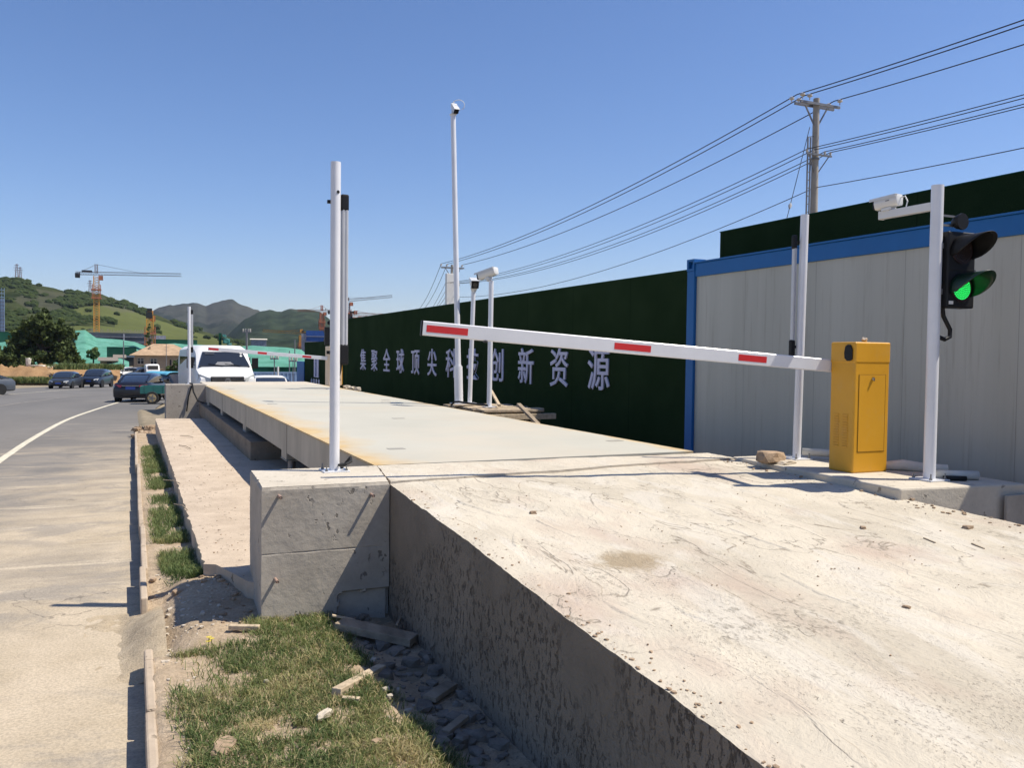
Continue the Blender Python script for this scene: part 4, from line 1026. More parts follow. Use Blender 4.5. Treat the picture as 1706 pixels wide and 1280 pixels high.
def scalev(pts,kz=1,kw=1,ky=1): return [(y*ky,zb*kz,zt*kz,w*kw,wt*kw) for y,zb,zt,w,wt in pts]
# black sedan seen from behind on the road
p=Wg(238,43.5); c1=car('sedan','black saloon seen from behind on the road near the rear block','car',tuple(p),facing(232,43.5,180-14),'carblack',sed,sedc,4.7,1.83,(-1.38,1.42),.33,None,(-1.12,.63)); rear_details(c1,-2.36,.93,.80,'carblack')
# two dark cars parked across the road
p=Wg(110,73.5); c2=car('sedan','dark grey saloon parked facing us in front of the soil bank','car',tuple(p),facing(110,73.5,-15),'cargrey',sed,sedc,4.7,1.83,(-1.38,1.42),.33,'dark cars parked across the road',(-1.12,.63)); front_details(c2,2.36,.70,.80)
suv=[(-2.28,.45,.95,.70,.62),(-2.2,.32,1.15,.84,.70),(-1.7,.28,1.16,.92,.78),(-.6,.27,1.12,.94,.82),(.7,.27,1.10,.94,.80),(1.2,.28,1.07,.93,.78),(1.9,.32,.98,.88,.72),(2.2,.36,.82,.80,.64),(2.30,.45,.74,.66,.54)]
suvc=[(-2.12,1.05,1.20,.76,.66),(-1.75,1.05,1.58,.80,.64),(-.6,1.05,1.67,.86,.66),(.15,1.05,1.66,.86,.66),(.5,1.05,1.60,.85,.66),(1.25,1.0,1.10,.78,.70)]
p=Wg(161,78); c3=car('suv','navy sport utility car parked right behind the dark grey saloon','car',tuple(p),facing(161,78,-17),'carnavy',suv,suvc,4.6,1.88,(-1.35,1.4),.36,'dark cars parked across the road',(-1.8,.55)); front_details(c3,2.30,.84,.84)
# grey car cut by the left frame edge
p=Wg(-50,52.5); c4=car('hatchback','mid grey car cut off by the left edge of the picture','car',tuple(p),facing(-17,52.5,-72),'carsilver',sed,sedc,4.7,1.83,(-1.38,1.42),.33,None,(-1.12,.63)); rear_details(c4,-2.36,.93,.80,'x'); front_details(c4,2.36,.70,.80)
# white car behind the deck
p=W(449,641,39); zz=p.z+.05-1.42+.35; c5=car('suv','white car whose roof and windscreen show above the far end of the deck','car',(p.x,p.y,-.86),facing(449,39,4),'carwhite',scalev(suv,.93),scalev(suvc,.905),4.6,1.88,(-1.35,1.4),.34,None,(-1.8,.55)); front_details(c5,2.30,.80,.84)
# distant white parked cars left of the house
ds=[(196,118,-62,'carwhite','white car parked farthest left by the brick shed','hatchback'),(211,112,-58,'carwhite','low white car half hidden behind the black saloon roof','hatchback'),(226,116,-60,'carsilver','silver grey car parked between the white cars and the house','hatchback'),(237,113,-55,'cargrey','dark car parked last in the row before the house','hatchback')]
for px,d,ex,pm,lab,nm in ds:
    p=Wg(px,d,.55); car(nm,lab,'car',tuple(p),facing(px,d,ex),pm,sed,sedc,4.7,1.83,(-1.38,1.42),.33,'cars parked in front of the house',(-1.12,.63))
# small white truck
p=Wg(253,112,.3); tk=empty('small_truck','small white truck parked in front of the house door','truck',tuple(p),facing(253,112,10))
mb=MB(); mb.loft([sect(-.8,.5,2.1,.85,.75),sect(.5,.5,2.15,.88,.76),sect(.85,.5,1.5,.88,.8),sect(.95,.5,1.1,.85,.8)]); mb.build('cab','carwhite',tk,True)
mb=MB(); mb.add([(-.62,.87,1.45),(.62,.87,1.45),(.58,.58,2.0),(-.58,.58,2.0)],[(0,1,2,3)]); mb.box((-.62,.62,1.45),(.62,.9,1.95)); mb.build('windscreen','glass',tk)
mb=MB(); mb.box((-.85,-3.4,.7),(.85,-.85,1.2)); mb.build('cargo_bed','carwhite',tk)
for x in (-.8,.8):
    for y in (-2.6,.2): wheel(tk,x,y,.3)
# van -----------------------------------------------------------
p=W(366,641,30.8)
vn=empty('van','white high roof van facing us behind the far barrier arm','van',(p.x,p.y,-.13),facing(362,30.8,8))
vs_=[(-4.6,.5,2.0,.93,.80),(-4.5,.35,2.08,.98,.84),(-1.6,.3,2.12,.99,.84),(.15,.3,2.11,.99,.82),(.42,.3,2.03,.99,.80),(.60,.3,1.90,.99,.79)]
mb=MB(); mb.loft([sect(*s) for s in vs_]+[sect(1.18,.3,1.34,.99,.90),sect(1.55,.32,1.20,.98,.86),sect(1.80,.36,1.0,.93,.80),sect(1.86,.45,.74,.85,.76)]); mb.build('body','carwhite',vn,True)
ws=MB(); 
def wsp(x,t,off): # point on windscreen plane between (y .60,z2.20) and (1.18,1.47)
    y=.60+(1.18-.60)*t; z=1.90+(1.34-1.90)*t; n_=Vector((0,.56,.58)).normalized(); return Vector((x,y,z))+n_*off
g=[wsp(-.68,.06,.03),wsp(.68,.06,.03),wsp(.86,.97,.04),wsp(-.86,.97,.04)]; g2=[wsp(-.68,.06,-.1),wsp(.68,.06,-.1),wsp(.86,.97,-.1),wsp(-.86,.97,-.1)]
ws.loft([g2,g]); wso=ws.build('windscreen','glass',vn)
mb=MB(); mb.box((.30,.0,0),(.62,.02,.03)); o=mb.build('roof_vent','interior',wso); o.location=wsp(0,.22,.045)
mb=MB(); 
for x,z in ((-.62,.16),(-.61,.33)): mb.tube([tuple(wsp(x,z,.042)),tuple(wsp(x,z,.048))],.045,10)
mb.build('sticker','whitec',wso)
mb=MB(); mb.loft([[tuple(wsp(-.34,.93,.045)),tuple(wsp(.34,.93,.045)),tuple(wsp(.22,.72,.045)),tuple(wsp(-.22,.72,.045))],[tuple(wsp(-.34,.93,.05)),tuple(wsp(.34,.93,.05)),tuple(wsp(.22,.72,.05)),tuple(wsp(-.22,.72,.05))]]); mb.build('painted_dash_reflection','interior',wso)  # dash reflection painted as a flat grey plate on the glass
mb=MB()
for x0,x1 in ((-.55,-.02),(.05,.55)): mb.bar(tuple(wsp(x0,.97,.055)),tuple(wsp(x1,.86,.055)),.018,.018)
mb.build('wiper','black',wso)
mb=MB(); mb.box((-.55,1.50,.74),(.55,1.90,1.03)); gr_=mb.build('grille','black',vn,False,.02)
for k in range(4):
    mb=MB(); mb.box((-.53,1.901,.775+k*.066),(.53,1.915,.802+k*.066)); mb.build('grille_bar','chrome',gr_)
mb=MB(); mb.tube([(0,1.90,.885),(0,1.93,.885)],.10,20); em=mb.build('emblem_disc','greymetal',gr_,True)
mb=MB(); mb.bar((-.065,1.936,.85),(.0,1.936,.935),.02,.008,(0,1,0)); mb.bar((0,1.936,.835),(.065,1.936,.92),.02,.008,(0,1,0)); mb.bar((-.05,1.936,.92),(.05,1.936,.85),.018,.008,(0,1,0)); mb.build('emblem','chrome',em)
for s in (-1,1):
    mb=MB(); mb.loft([[(s*.57,1.80,.80),(s*.60,1.86,.98),(s*.93,1.48,1.12),(s*.96,1.50,.88)],[(s*.57,1.93,.80),(s*.60,1.90,.98),(s*.93,1.66,1.12),(s*.96,1.62,.88)]]); mb.build('headlight','lampclear',vn)
    mb=MB(); mb.box((s*1.0,.75,1.30),(s*1.22,.86,1.68)); mb.box((s*.95,.78,1.4),(s*1.1,.82,1.44)); mb.build('mirror','black',vn,False,.04)
    mb=MB(); mb.box((s*.955,-.3,1.22),(s*.975,.65,1.70)); mb.build('side_window','glass',vn,False,.02)
    mb=MB(); mb.box((s*.955,-3.9,1.22),(s*.975,-.9,1.70)); mb.build('side_window','glass',vn,False,.02)
    for y in (-3.2,1.0): wheel(vn,s*.96,y,.34)
mb=MB(); mb.box((-.9,1.78,.42),(.9,1.90,.70)); mb.build('bumper','carwhite',vn,False,.04)
mb=MB(); mb.box((-.22,1.901,.50),(.22,1.91,.63)); mb.build('number_plate','plate',vn)
# cargo tricycle
p=Wg(259,40); tr=empty('cargo_tricycle','small teal cargo tricycle standing between the black saloon and the rear block','tricycle',tuple(p),facing(262,40,84))
mb=MB(); mb.box((-.55,-.62,.5),(.55,.62,.57)); mb.box((-.55,-.62,.57),(-.52,.62,.86)); mb.box((.52,-.62,.57),(.55,.62,.86)); mb.box((-.52,-.62,.57),(.52,-.59,.86)); mb.box((-.52,.59,.57),(.52,.62,.86)); mb.build('cargo_box','teal',tr,False,.01)
mb=MB()
for y in (-.4,0,.4):
    for s in (-1,1): mb.box((s*.555-.008,y-.02,.52),(s*.555+.008,y+.02,.86))
mb.build('box_ribs','teal',tr)
mb=MB(); mb.bar((0,.85,.5),(0,1.6,.55),.08,.08); mb.bar((0,1.6,.4),(0,1.75,1.05),.06,.06); mb.bar((-.3,1.7,1.05),(.3,1.7,1.05),.04,.04); mb.build('frame','teal',tr)
mb=MB(); mb.box((-.15,.95,.65),(.15,1.35,.74)); mb.build('saddle','black',tr,False,.03)
for x in (-.55,.58): wheel(tr,x,-.1,.30,.1,'straw')
wheel(tr,.04,1.8,.28,.09)
# small van with blue tarpaulin roof
p=Wg(287,50,-.2); bv=empty('small_van','small dark van under a light blue tarpaulin behind the rear block','van',tuple(p),facing(287,50,35))
mb=MB(); mb.loft([sect(-1.6,.3,1.5,.70,.64),sect(.6,.3,1.55,.72,.64),sect(1.25,.3,.95,.70,.62),sect(1.6,.35,.75,.62,.5)]); mb.build('body','carblack',bv,True)
mb=MB(); mb.loft([sect(-1.2,.95,1.62,.715,.6),sect(.55,.95,1.60,.73,.62),sect(1.15,.95,1.0,.69,.6)]); mb.build('windows','glass',bv,True)
mb=MB(); v=[];f=[]
for j in range(10):
    for i in range(9):
        x=-.80+1.6*i/8; y=-1.7+2.3*j/9; e=abs(x)/.8; v.append((x,y,1.72-.16*e**4-.05*abs(nz(x*3,y*3))))
for j in range(9):
    for i in range(8): f.append((j*9+i,j*9+i+1,(j+1)*9+i+1,(j+1)*9+i))
mb.add(v,f); o=mb.build('tarpaulin','tarp',bv,True); s=o.modifiers.new('s','SOLIDIFY'); s.thickness=.02
for x in (-.7,.7):
    for y in (-1.1,1.0): wheel(bv,x,y,.27)

# ================================================================== BUILDINGS IN THE DISTANCE
class RZ(float):
    def __add__(s,o):
        z=RZ(float(s)+o); z.sx=s.sx; return z
def at_frame(px,py,d):
    """origin and axes of a facade roughly facing us at distance d"""
    o=W(px,py,d); h=Vector((o.x,o.y,0)).normalized(); z=RZ(math.atan2(-h.x,h.y)); z.sx=h.dot(Vector((FW.x,FW.y,0)).normalized()); return o,z
mpp=lambda d: d/F
d=185; k=mpp(d)
o,rz=at_frame(222,636,d)
hs2=empty('village_house','two storey beige house with pale hipped tile roof behind the road','house',tuple(o),rz)
Wd=104*k; H=44*k
mb=MB(); mb.box((0,0,-1.5),(Wd,9,H)); mb.build('wall','housewall',hs2)
rf=MB(); e=.9; rf.add([(-e,-e,H),(Wd+e,-e,H),(Wd+e,9+e,H),(-e,9+e,H),(4.5,4.5,H+2.6),(Wd-4.5,4.5,H+2.6)],[(0,1,5,4),(1,2,5),(2,3,4,5),(3,0,4),(0,3,2,1)]); rfo=rf.build('roof','tile',hs2)
mb=MB(); mb.box((27*k,1.8,H+.4),(29.5*k,2.4,H+2.0)); mb.build('chimney','housewall',rfo)
for x in (8,31): 
    for (a,b,c_,d_) in ((x,29,x+5,33),(x+6,29,x+11,33),(x,36.5-1,x+5,38),(x+6,36.5-1,x+11,38)):
        pass
def win(x,z,w,h,par,kk=k):
    mb=MB(); mb.box((x*kk,-.06,z*kk),((x+w)*kk,-.01,(z+h)*kk)); fo=mb.build('window','shadecloth',par)
    n=2
    for i in range(n):
        for j,(z0,z1) in enumerate(((.06,.62),(.70,.94))):
            mb=MB(); mb.box(((x+w*(i+.08)/n)*kk,-.10,(z+h*z0)*kk),((x+w*(i+.92)/n)*kk,-.061,(z+h*z1)*kk)); mb.build('pane','dark',fo)
win(7,29,11,10,hs2); win(29,28.5,11,10,hs2); win(73,27.5,9,10,hs2); win(29,12,8,7,hs2); win(84,28,9,9,hs2)
mb=MB(); mb.box((62*k,-.08,27.5*k),(64.6*k,-.01,37*k)); mb.build('narrow_window','dark',hs2)
mb=MB(); mb.box((38*k,-.08,4*k),(46*k,-.01,17*k)); dd_=mb.build('door','shadecloth',hs2); mb=MB(); mb.box((39.3*k,-.1,8*k),(41.2*k,-.081,15*k)); mb.box((42.8*k,-.1,8*k),(44.7*k,-.081,15*k)); mb.build('door_pane','dark',dd_)
mb=MB(); mb.box((0,-.25,21*k),(50*k,-.02,22.3*k)); mb.build('ledge_band','housewall',hs2)
# low annex and brick houses left of it
def simple_house(name,label,px,py,d,w,h,dep,wallm,roofm,slope=.5,openings=(),over=.4,rx=0,roofth=.12):
    kk=mpp(d); o,rz=at_frame(px,py,d); r=empty(name,label,'building',tuple(o),rz+rx); w*=kk; h*=kk
    mb=MB(); mb.box((0,0,-1.5),(w,dep,h)); mb.build('wall',wallm,r)
    mb=MB(); mb.prism([(-over,h+.02),(dep+over,h+slope),(dep+over,h+slope+roofth),(-over,h+roofth)],'x',-over,w+over); mb.build('roof',roofm,r)
    for (x,z,ww,hh,mt) in openings:
        mb=MB(); mb.box((x*kk,-.08,z*kk),((x+ww)*kk,-.005,(z+hh)*kk)); mb.build('opening',mt,r)
    return r
simple_house('low_shed','low open fronted shed with pale sheet roof behind the dark parked saloon',84,619,100,48,5.5,4,'brick','shedroof',.3,[(12,0,6,5,'dark'),(24,-1,8,6,'dark'),(35,-1,11,6,'dark')])
simple_house('brick_annex','red brick annex with pinkish flat roof right of the low shed',136,626,125,33,14,5,'brick','shedroof',.3,())
simple_house('brick_house','small red brick house with dark window above the annex',167,622,140,27,20,6,'brick','greystone',.5,[(11,12,9,7,'dark')])
simple_house('white_gable_house','grey house with white sloping gable right of the brick house',192,621,150,15,24,4,'lattice','greystone',.5,[(0,0,6,8,'shadecloth')])
simple_house('long_brick_wall','long low red brick wall behind the distant parked cars',170,628,122,66,7,1,'brick','shedroof',.0,(),.1)
simple_house('dark_barn','dark open barn left of the beige house',207,612,160,16,16,4,'dark','sitegrey',.2,[(0,0,15,2,'housewall')],.2)
# dark green hoarding rectangles
def panelwall(name,label,cat,px,py,d,w,h,mat,th=.3,rx=0,posts=0):
    kk=mpp(d); o,rz=at_frame(px,py,d); r=empty(name,label,cat,tuple(o),rz+rx); mb=MB(); mb.box((0,0,-2),(w*kk,th,h*kk)); mb.build('panels',mat,r)
    mb=MB()
    for i in range(posts): x=w*kk*(i+.5)/posts; mb.box((x-.05,-.06,-2),(x+.05,-.001,h*kk))
    if posts: mb.build('posts','bluefence',r)
    mb=MB(); mb.box((0,-.05,h*kk+.001),(w*kk,th+.05,h*kk+.12)); mb.build('top_rail',mat,r)
    return r
panelwall('green_hoarding','dark green hoarding panels standing left of the beige house','hoarding',178,592,192,50,13,'darkgreen')
panelwall('green_hoarding','dark green hoarding strip on top of the net mound at far left','hoarding',-60,562,230,90,10,'darkgreen',.3)
panelwall('green_hoarding','teal green hoarding strip behind the beige house roof','hoarding',255,575,260,75,9,'darkgreen',.3)
panelwall('green_hoarding','dark green hoarding under the net mound right of the van','hoarding',408,626,95,100,13,'darkgreen',.3)
panelwall('blue_fence','pale blue panel fence crossing behind the white car','fence',405,643,70,92,21,'bluefence',.06,R(4),14)
# net covered mounds
def mound(name,label,poly_sky,pyb,d0,d1,cols=60,rows=22):
    v=[];f=[];x0=poly_sky[0][0];x1=poly_sky[-1][0]
    for j in range(rows):
        for i in range(cols):
            px=x0+(x1-x0)*i/(cols-1); ps=polycurve(poly_sky,px); t=min(j/(rows-5),1); py=pyb+(ps-pyb)*math.sin(t*math.pi/2)**.9
            dd=d0+(d1-d0)*t; p=W(px,py,dd); p.z+=.5*fbm(p.x*.12,p.y*.12,2)*math.sin(t*math.pi)*1.2
            if j>rows-5: kx=j-(rows-5); p=W(px,ps,d1+kx*6); p.z-=kx*kx*.6
            if j==0: p.z-=2
            v.append(p)
    for j in range(rows-1):
        for i in range(cols-1): f.append((j*cols+i,j*cols+i+1,(j+1)*cols+i+1,(j+1)*cols+i))
    me=bpy.data.meshes.new(name); me.from_pydata(v,[],f); o=link(name,me,'net',None,True); return tag(o,label,'earth mound',None)
mound('net_covered_mound','large soil mound under pale green dust netting between the big tree and the beige house',[(118,575),(125,551),(142,550),(150,556),(160,563),(200,566),(225,570),(240,576),(262,592)],606,197,262)
mound('net_covered_mound','netted soil mound showing behind the left side of the big tree',[(-140,575),(-60,565),(0,571),(30,566),(60,562),(100,568),(140,590)],612,130,190)
mound('net_covered_mound','pale netted mound rising behind the beige house roof',[(255,585),(270,574),(290,572),(310,574),(330,574),(380,580),(410,600)],606,205,255)
mound('net_covered_mound','bright netted mound right of the van above the pale blue fence',[(385,605),(400,578),(420,576),(450,578),(480,580),(502,583),(520,600)],616,105,150)
mound('net_covered_mound','low netted slope at the foot of the brick house',[(118,612),(140,604),(160,606),(180,600),(200,598),(215,604)],618,128,150,30,12)
# building under construction on the hill foot
d=320; kk=mpp(d); o,rz=at_frame(148,588,d); sb=empty('site_building','long dark building under construction at the foot of the hill','building',tuple(o),rz)
mb=MB(); mb.box((0,0,-3),(98*kk,14,34*kk)); mb.build('wall','sitegrey',sb)
mb=MB(); mb.box((100*kk,2,-3),(134*kk,12,31*kk)); mb.build('annex_wall','lattice',sb)
mb=MB()
for i in range(48): x=98*kk*i/47; mb.box((x,0,34*kk),(x+.15,.15,34*kk+random.uniform(.5,1.6)))
mb.build('starter_bars','cranegrey',sb)
mb=MB(); mb.box((58*kk,-.3,10*kk),(61*kk,-.05,33*kk)); mb.build('hoist_strip','lattice',sb)
for j in range(3):
    mb=MB(); mb.box((0,-.35,(9+j*9)*kk),(98*kk,-.01,(9.7+j*9)*kk)); mb.build('floor_slab','lattice',sb)
d=240; kk=mpp(d); o,rz=at_frame(-40,560,d); sb2=empty('scaffolded_tower','grey scaffold clad tower cut by the left picture edge','building',tuple(o),rz)
mb=MB(); mb.box((0,0,-4),(48.5*kk,10,64*kk)); mb.build('wall','lattice',sb2)
mb=MB()
for i in range(12): x=48.5*kk*i/11; mb.box((x-.07,-.3,-4),(x+.07,-.15,82*kk))
for j in range(14): z=j*6*kk; mb.box((0,-.45,z),(48.5*kk,-.31,z+.14))
mb.build('scaffold','bluefence',sb2)
mb=MB(); mb.box((0,-.7,-1*kk),(48*kk,-.5,5*kk)); mb.build('blue_banner','siteblue',sb2)
d=330; kk=mpp(d); o,rz=at_frame(510,600,d); sb3=empty('blue_sheeted_building','blue sheeted building under construction above the low hoarding','building',tuple(o),rz)
mb=MB(); mb.box((0,0,-3),(44*kk,14,49*kk)); mb.build('wall','siteblue',sb3)
mb=MB(); mb.box((-8*kk,1,-3),(-.2*kk,8,44*kk)); mb.build('stair_tower','lattice',sb3)
for j in range(4):
    mb=MB(); mb.box((0,-.4,(12+j*9)*kk),(44*kk,-.01,(13+j*9)*kk)); mb.build('floor_slab','lattice',sb3)
d=420; kk=mpp(d); o,rz=at_frame(418,568,d); gh=empty('greenhouse','long pale roofed shed on the valley floor below the green hill','building',tuple(o),rz)
mb=MB(); mb.box((0,0,-3),(26*kk,10,2.2*kk)); mb.build('wall','lattice',gh); mb=MB(); mb.prism([(-.6,2.2*kk),(5,4.0*kk),(10.6,2.2*kk)],'x',-.5,26*kk+.5); mb.build('roof','shadecloth',gh)
# cranes
def lattice(mb,a,b,w,n,th,up=(0,0,1)):
    a=Vector(a);b=Vector(b);dv=(b-a).normalized(); u=Vector(up)
    if abs(dv.dot(u))>.9: u=Vector((1,0,0))
    x=dv.cross(u).normalized(); y=x.cross(dv)
    cs=[x*w/2*i+y*w/2*j for i,j in ((-1,-1),(1,-1),(1,1),(-1,1))]
    for c in cs: mb.bar(tuple(a+c),tuple(b+c),th,th)
    for k in range(n):
        p=a+(b-a)*k/n; q=a+(b-a)*(k+1)/n
        for i in range(4): mb.bar(tuple(p+cs[i]),tuple(q+cs[(i+1)%4]),th*.6,th*.6)
def crane(label,px,pyb,pyj,pyt,d,jl,jr,tilt=0,mast='crane',jib='cranegrey',ax=None,jz=0):
    kk=mpp(d); b=W(px,pyb,d); r=empty('tower_crane',label,'crane',tuple(b)); H=(pyb-pyj)*kk; T=(pyb-pyt)*kk
    rdir=Vector((RT.x,RT.y,0)).normalized() if ax is None else ax
    mb=MB(); lattice(mb,(0,0,0),(0,0,H-1),1.7,22,.26); mb.build('mast',mast,r)
    L1=rdir*jl*kk; L2=rdir*jr*kk+Vector((0,0,tilt*kk))
    mb=MB(); lattice(mb,(0,0,H),tuple(L2+Vector((0,0,H))),1.0,30,.10); mb.build('jib',jib,r)
    mb=MB(); lattice(mb,(0,0,H),tuple(L1+Vector((0,0,H))),1.0,8,.12); mb.build('counter_jib',jib,r)
    mb=MB(); p=L1*.92+Vector((0,0,H-.5)); mb.box(tuple(p-Vector((.8,.6,1.1))),tuple(p+Vector((.8,.6,.6)))); mb.build('counterweight','dark',r); mb=MB(); mb.box(tuple(L1*.62+Vector((-.6,-.5,H+.3))),tuple(L1*.3+Vector((.6,.5,H+1.1)))); mb.build('winch','dark',r)
    mb=MB(); lattice(mb,(0,0,H),(0,0,T),.9,6,.2); mb.build('tower_head',jib,r)
    mb=MB(); mb.bar((0,0,T),tuple(L2*.6+Vector((0,0,H))),.10,.10); mb.bar((0,0,T),tuple(L1*.9+Vector((0,0,H))),.10,.10); mb.build('stay_cable',jib,r)
    mb=MB(); p=rdir*1.6+Vector((0,0,H-1.6)); mb.box(tuple(p-Vector((.7,.7,.8))),tuple(p+Vector((.7,.7,.8)))); mb.build('cab','cranered',r)
    mb=MB(); mb.box((-1.6,-1.6,H-9),(1.6,1.6,H-8.6)); mb.box((-1.6,-1.6,H-6),(1.6,1.6,H-5.6)); lattice(mb,(0,0,H-9),(0,0,H-4),2.6,3,.2); mb.build('climbing_frame','cranered',r)
    return r
crane('tall orange tower crane with long horizontal jib on the left in front of the hill',161,553,456,441,300,-34,141,-1)
crane('short orange crane mast standing above the beige house roof',250,598,521,516,230,-3,5,0,'crane','crane',Vector((FW.x,FW.y,0)).normalized())
crane('reddish crane with jib to the left seen just left of the near pole',536,556,518,509,420,14,-40,0,'cranered','cranered')
crane('low orange crane whose jib runs across the green hill foot',502,590,555,549,360,6,-64,3,'crane','crane')
crane('grey crane with raised jib right of the near pole',579,570,501,496,380,-6,74,8,'cranegrey','cranegrey')
crane('red lattice crane low over the main hoarding',592,566,524,518,300,-10,62,-1,'cranered','cranered')
# pylons on the ridge
def pylon(label,px,py,d,h):
    kk=mpp(d); b=W(px,py,d); r=empty('lattice_pylon',label,'pylon',tuple(b)); H=h*kk; mb=MB(); w=H*.11
    for i,j in ((-1,-1),(1,-1),(1,1),(-1,1)): mb.bar((i*w,j*w,-3),(i*w*.25,j*w*.25,H),.35,.35)
    for k_ in range(7):
        z0=H*k_/7;z1=H*(k_+1)/7;a=w*(1-.75*k_/7);c=w*(1-.75*(k_+1)/7)
        for (i,j),(m,n) in zip(((-1,-1),(1,-1),(1,1),(-1,1)),((1,-1),(1,1),(-1,1),(-1,-1))): mb.bar((i*a,j*a,z0),(m*c,n*c,z1),.2,.2)
    mb.build('tower','cranegrey',r); rd=Vector((RT.x,RT.y,0)).normalized(); mb=MB()
    for z,l in ((.62,.16),(.78,.20),(.93,.14)): mb.bar(tuple(-rd*H*l+Vector((0,0,H*z))),tuple(rd*H*l+Vector((0,0,H*z))),.3,.3)
    mb.build('cross_arms','cranegrey',r); return r
pylon('pale lattice pylon on the hill crest at far left',28,468,640,28)
pylon('second paler pylon standing just right of the first on the crest',34,469,680,24)
pylon('pylon on the ridge immediately left of the orange crane mast',150,491,640,24)
# thin lamp and power posts right of van
def thinpole(label,px,pyb,pyt,d,arm=True,mat='polec',w=.10):
    kk=mpp(d); b=W(px,pyb,d); r=empty('thin_pole',label,'pole',tuple(b)); H=(pyb-pyt)*kk; mb=MB(); mb.tube([(0,0,-2),(0,0,H)],[w,w*.7],8); mb.build('shaft',mat,r,True)
    if arm:
        rd=Vector((RT.x,RT.y,0)).normalized(); mb=MB(); mb.bar(tuple(-rd*7*kk+Vector((0,0,H*.95))),tuple(rd*7*kk+Vector((0,0,H*.95))),.10,.10); mb.build('crossarm','steel',r)
        mb=MB()
        for s in (-6,-2,3,6): mb.tube([tuple(rd*s*kk+Vector((0,0,H*.95))),tuple(rd*s*kk+Vector((0,0,H*.95+.3)))],.06,6)
        mb.build('insulator','porcelain',r)
    return r
thinpole('grey power pole with crossarm just right of the van roof',411,640,549,75,True,'steel',.12)
thinpole('slender pole in front of the bright netted mound',457,640,596,70,True,'steel',.06)
thinpole('slender bare pole left of the blue end post',482,640,585,72,False,'steel',.06)
thinpole('tall bare pole beside the low hoarding corner',491,640,566,80,False,'steel',.07)
thinpole('slender pole near the blue fence end',488,640,600,66,True,'steel',.04)
thinpole('thin pole in front of the dark green hoarding near the beige house',206,628,568,130,False,'steel',.10)
thinpole('thin aerial pole rising in front of the beige house roof',277,600,573,180,False,'steel',.08)
wp=thinpole('short white bollard post behind the white car',463,640,611,60,False,'whitec',.10)
# green machine head above the van
d=58; kk=mpp(d); b=W(367,580,d); gm=empty('green_machine','green drilling machine head showing above the van roof','machine',tuple(b))
mb=MB(); mb.box((-2*kk,0,-2.5),(2*kk,.25,25*kk)); mb.build('mast','darkgreen',gm)
for (x,z,sx,sz) in ((9,12,7,7),(6,20,4,3.5),(14,6,5,4)):
    me=rockmesh(sx*kk,.3,sz*kk,x); o=link('cowl',me,'teal',gm); o.location=(x*kk,-.1,z*kk)

# ================================================================== TREES
def tree(label,px,d,pybase,blobs,ntot,leaf,mat,trunk_r=.25,name='broadleaf_tree',group=None,crown_name='crown'):
    """blobs: (px,py,rx_px,ry_px,ddepth)"""
    kk=mpp(d); b=W(px,pybase,d); r=empty(name,label,'tree',tuple(b),0,group)
    v=[];f=[];tint=[]
    cen=[(W(x,y,d+dd)-b,rx*kk,ry*kk) for x,y,rx,ry,dd in blobs]; tot=sum(c[1]*c[1]*c[2] for c in cen)
    for c,rx,rz_ in cen:
        n=int(ntot*rx*rx*rz_/tot)+6
        # sub clumps
        sub=[]
        for _ in range(max(5,n//55)):
            dv=Vector(rng.normal(size=3)); dv.normalize(); q=dv*(random.random()**.45); sub.append((Vector((q.x*rx,q.y*rx,q.z*rz_)),random.uniform(.16,.34)*min(rx,rz_)*1.2,random.uniform(-.25,.25)))
        for _ in range(n):
            s0,sr,tt=random.choice(sub); dv=Vector(rng.normal(size=3)); dv.normalize(); p=c+s0+dv*sr*(random.random()**.5)
            a=Vector(rng.normal(size=3)); a.normalize(); b2=a.cross(Vector(rng.normal(size=3))); b2.normalize(); s=leaf*random.uniform(.6,1.3)
            k0=len(v); v+=[p-a*s-b2*s*.2,p+b2*s*.6,p+a*s-b2*s*.1,p-b2*s*.6]; f.append((k0,k0+1,k0+2,k0+3)); tint+=[max(0,min(1,.45+tt+random.uniform(-.25,.3)))]*4
    me=bpy.data.meshes.new('crown'); me.from_pydata([tuple(p) for p in v],[],f); at=me.attributes.new('tint','FLOAT','POINT'); at.data.foreach_set('value',tint)
    link(crown_name,me,mat,r)
    mb=MB(); top=cen[0][0]; mb.tube([(0,0,-1.2),tuple(top*.3),tuple(top*.62),tuple(top)],[trunk_r,trunk_r*.8,trunk_r*.55,trunk_r*.2],8)
    for c,rx,rz_ in cen[1:]:
        st_=top*random.uniform(.3,.6); mb.tube([tuple(st_),tuple((st_+c)*.5+Vector((0,0,-.1))),tuple(c)],[trunk_r*.45,trunk_r*.3,trunk_r*.1],6)
    mb.build('trunk','bark',r,True); return r
tree('largest dark green tree, broad and open crowned, behind the soil bank at left',68,104,618,[(75,545,30,24,0),(95,565,26,26,1),(50,550,24,20,-1),(40,572,24,26,0),(70,580,30,26,2),(105,590,22,20,-1),(75,525,16,11,0),(25,592,22,18,1),(60,600,24,14,-2),(110,560,12,12,0)],17000,.26,'leafdark',.4)
tree('dense bushy tree at the left edge below the netted mound',14,98,622,[(8,592,20,20,0),(-20,598,24,20,0),(28,604,18,12,0),(-5,610,24,10,0)],5200,.2,'leafdark',.2)
tree('small bushy tree right under the edge of the big tree crown',126,106,624,[(126,602,13,14,0),(116,612,12,9,0),(136,610,8,9,0)],2200,.2,'leafmid',.15)
tree('round pale shrub standing in front of the netted mound',156,150,598,[(154,588,10,9,0),(160,592,8,6,0)],1100,.28,'leafmid',.15)
tree('low spreading tree in front of the left part of the beige house',244,140,634,[(243,616,11,7,0),(236,620,7,5,0),(252,620,7,5,0)],1100,.22,'leafdark',.12)
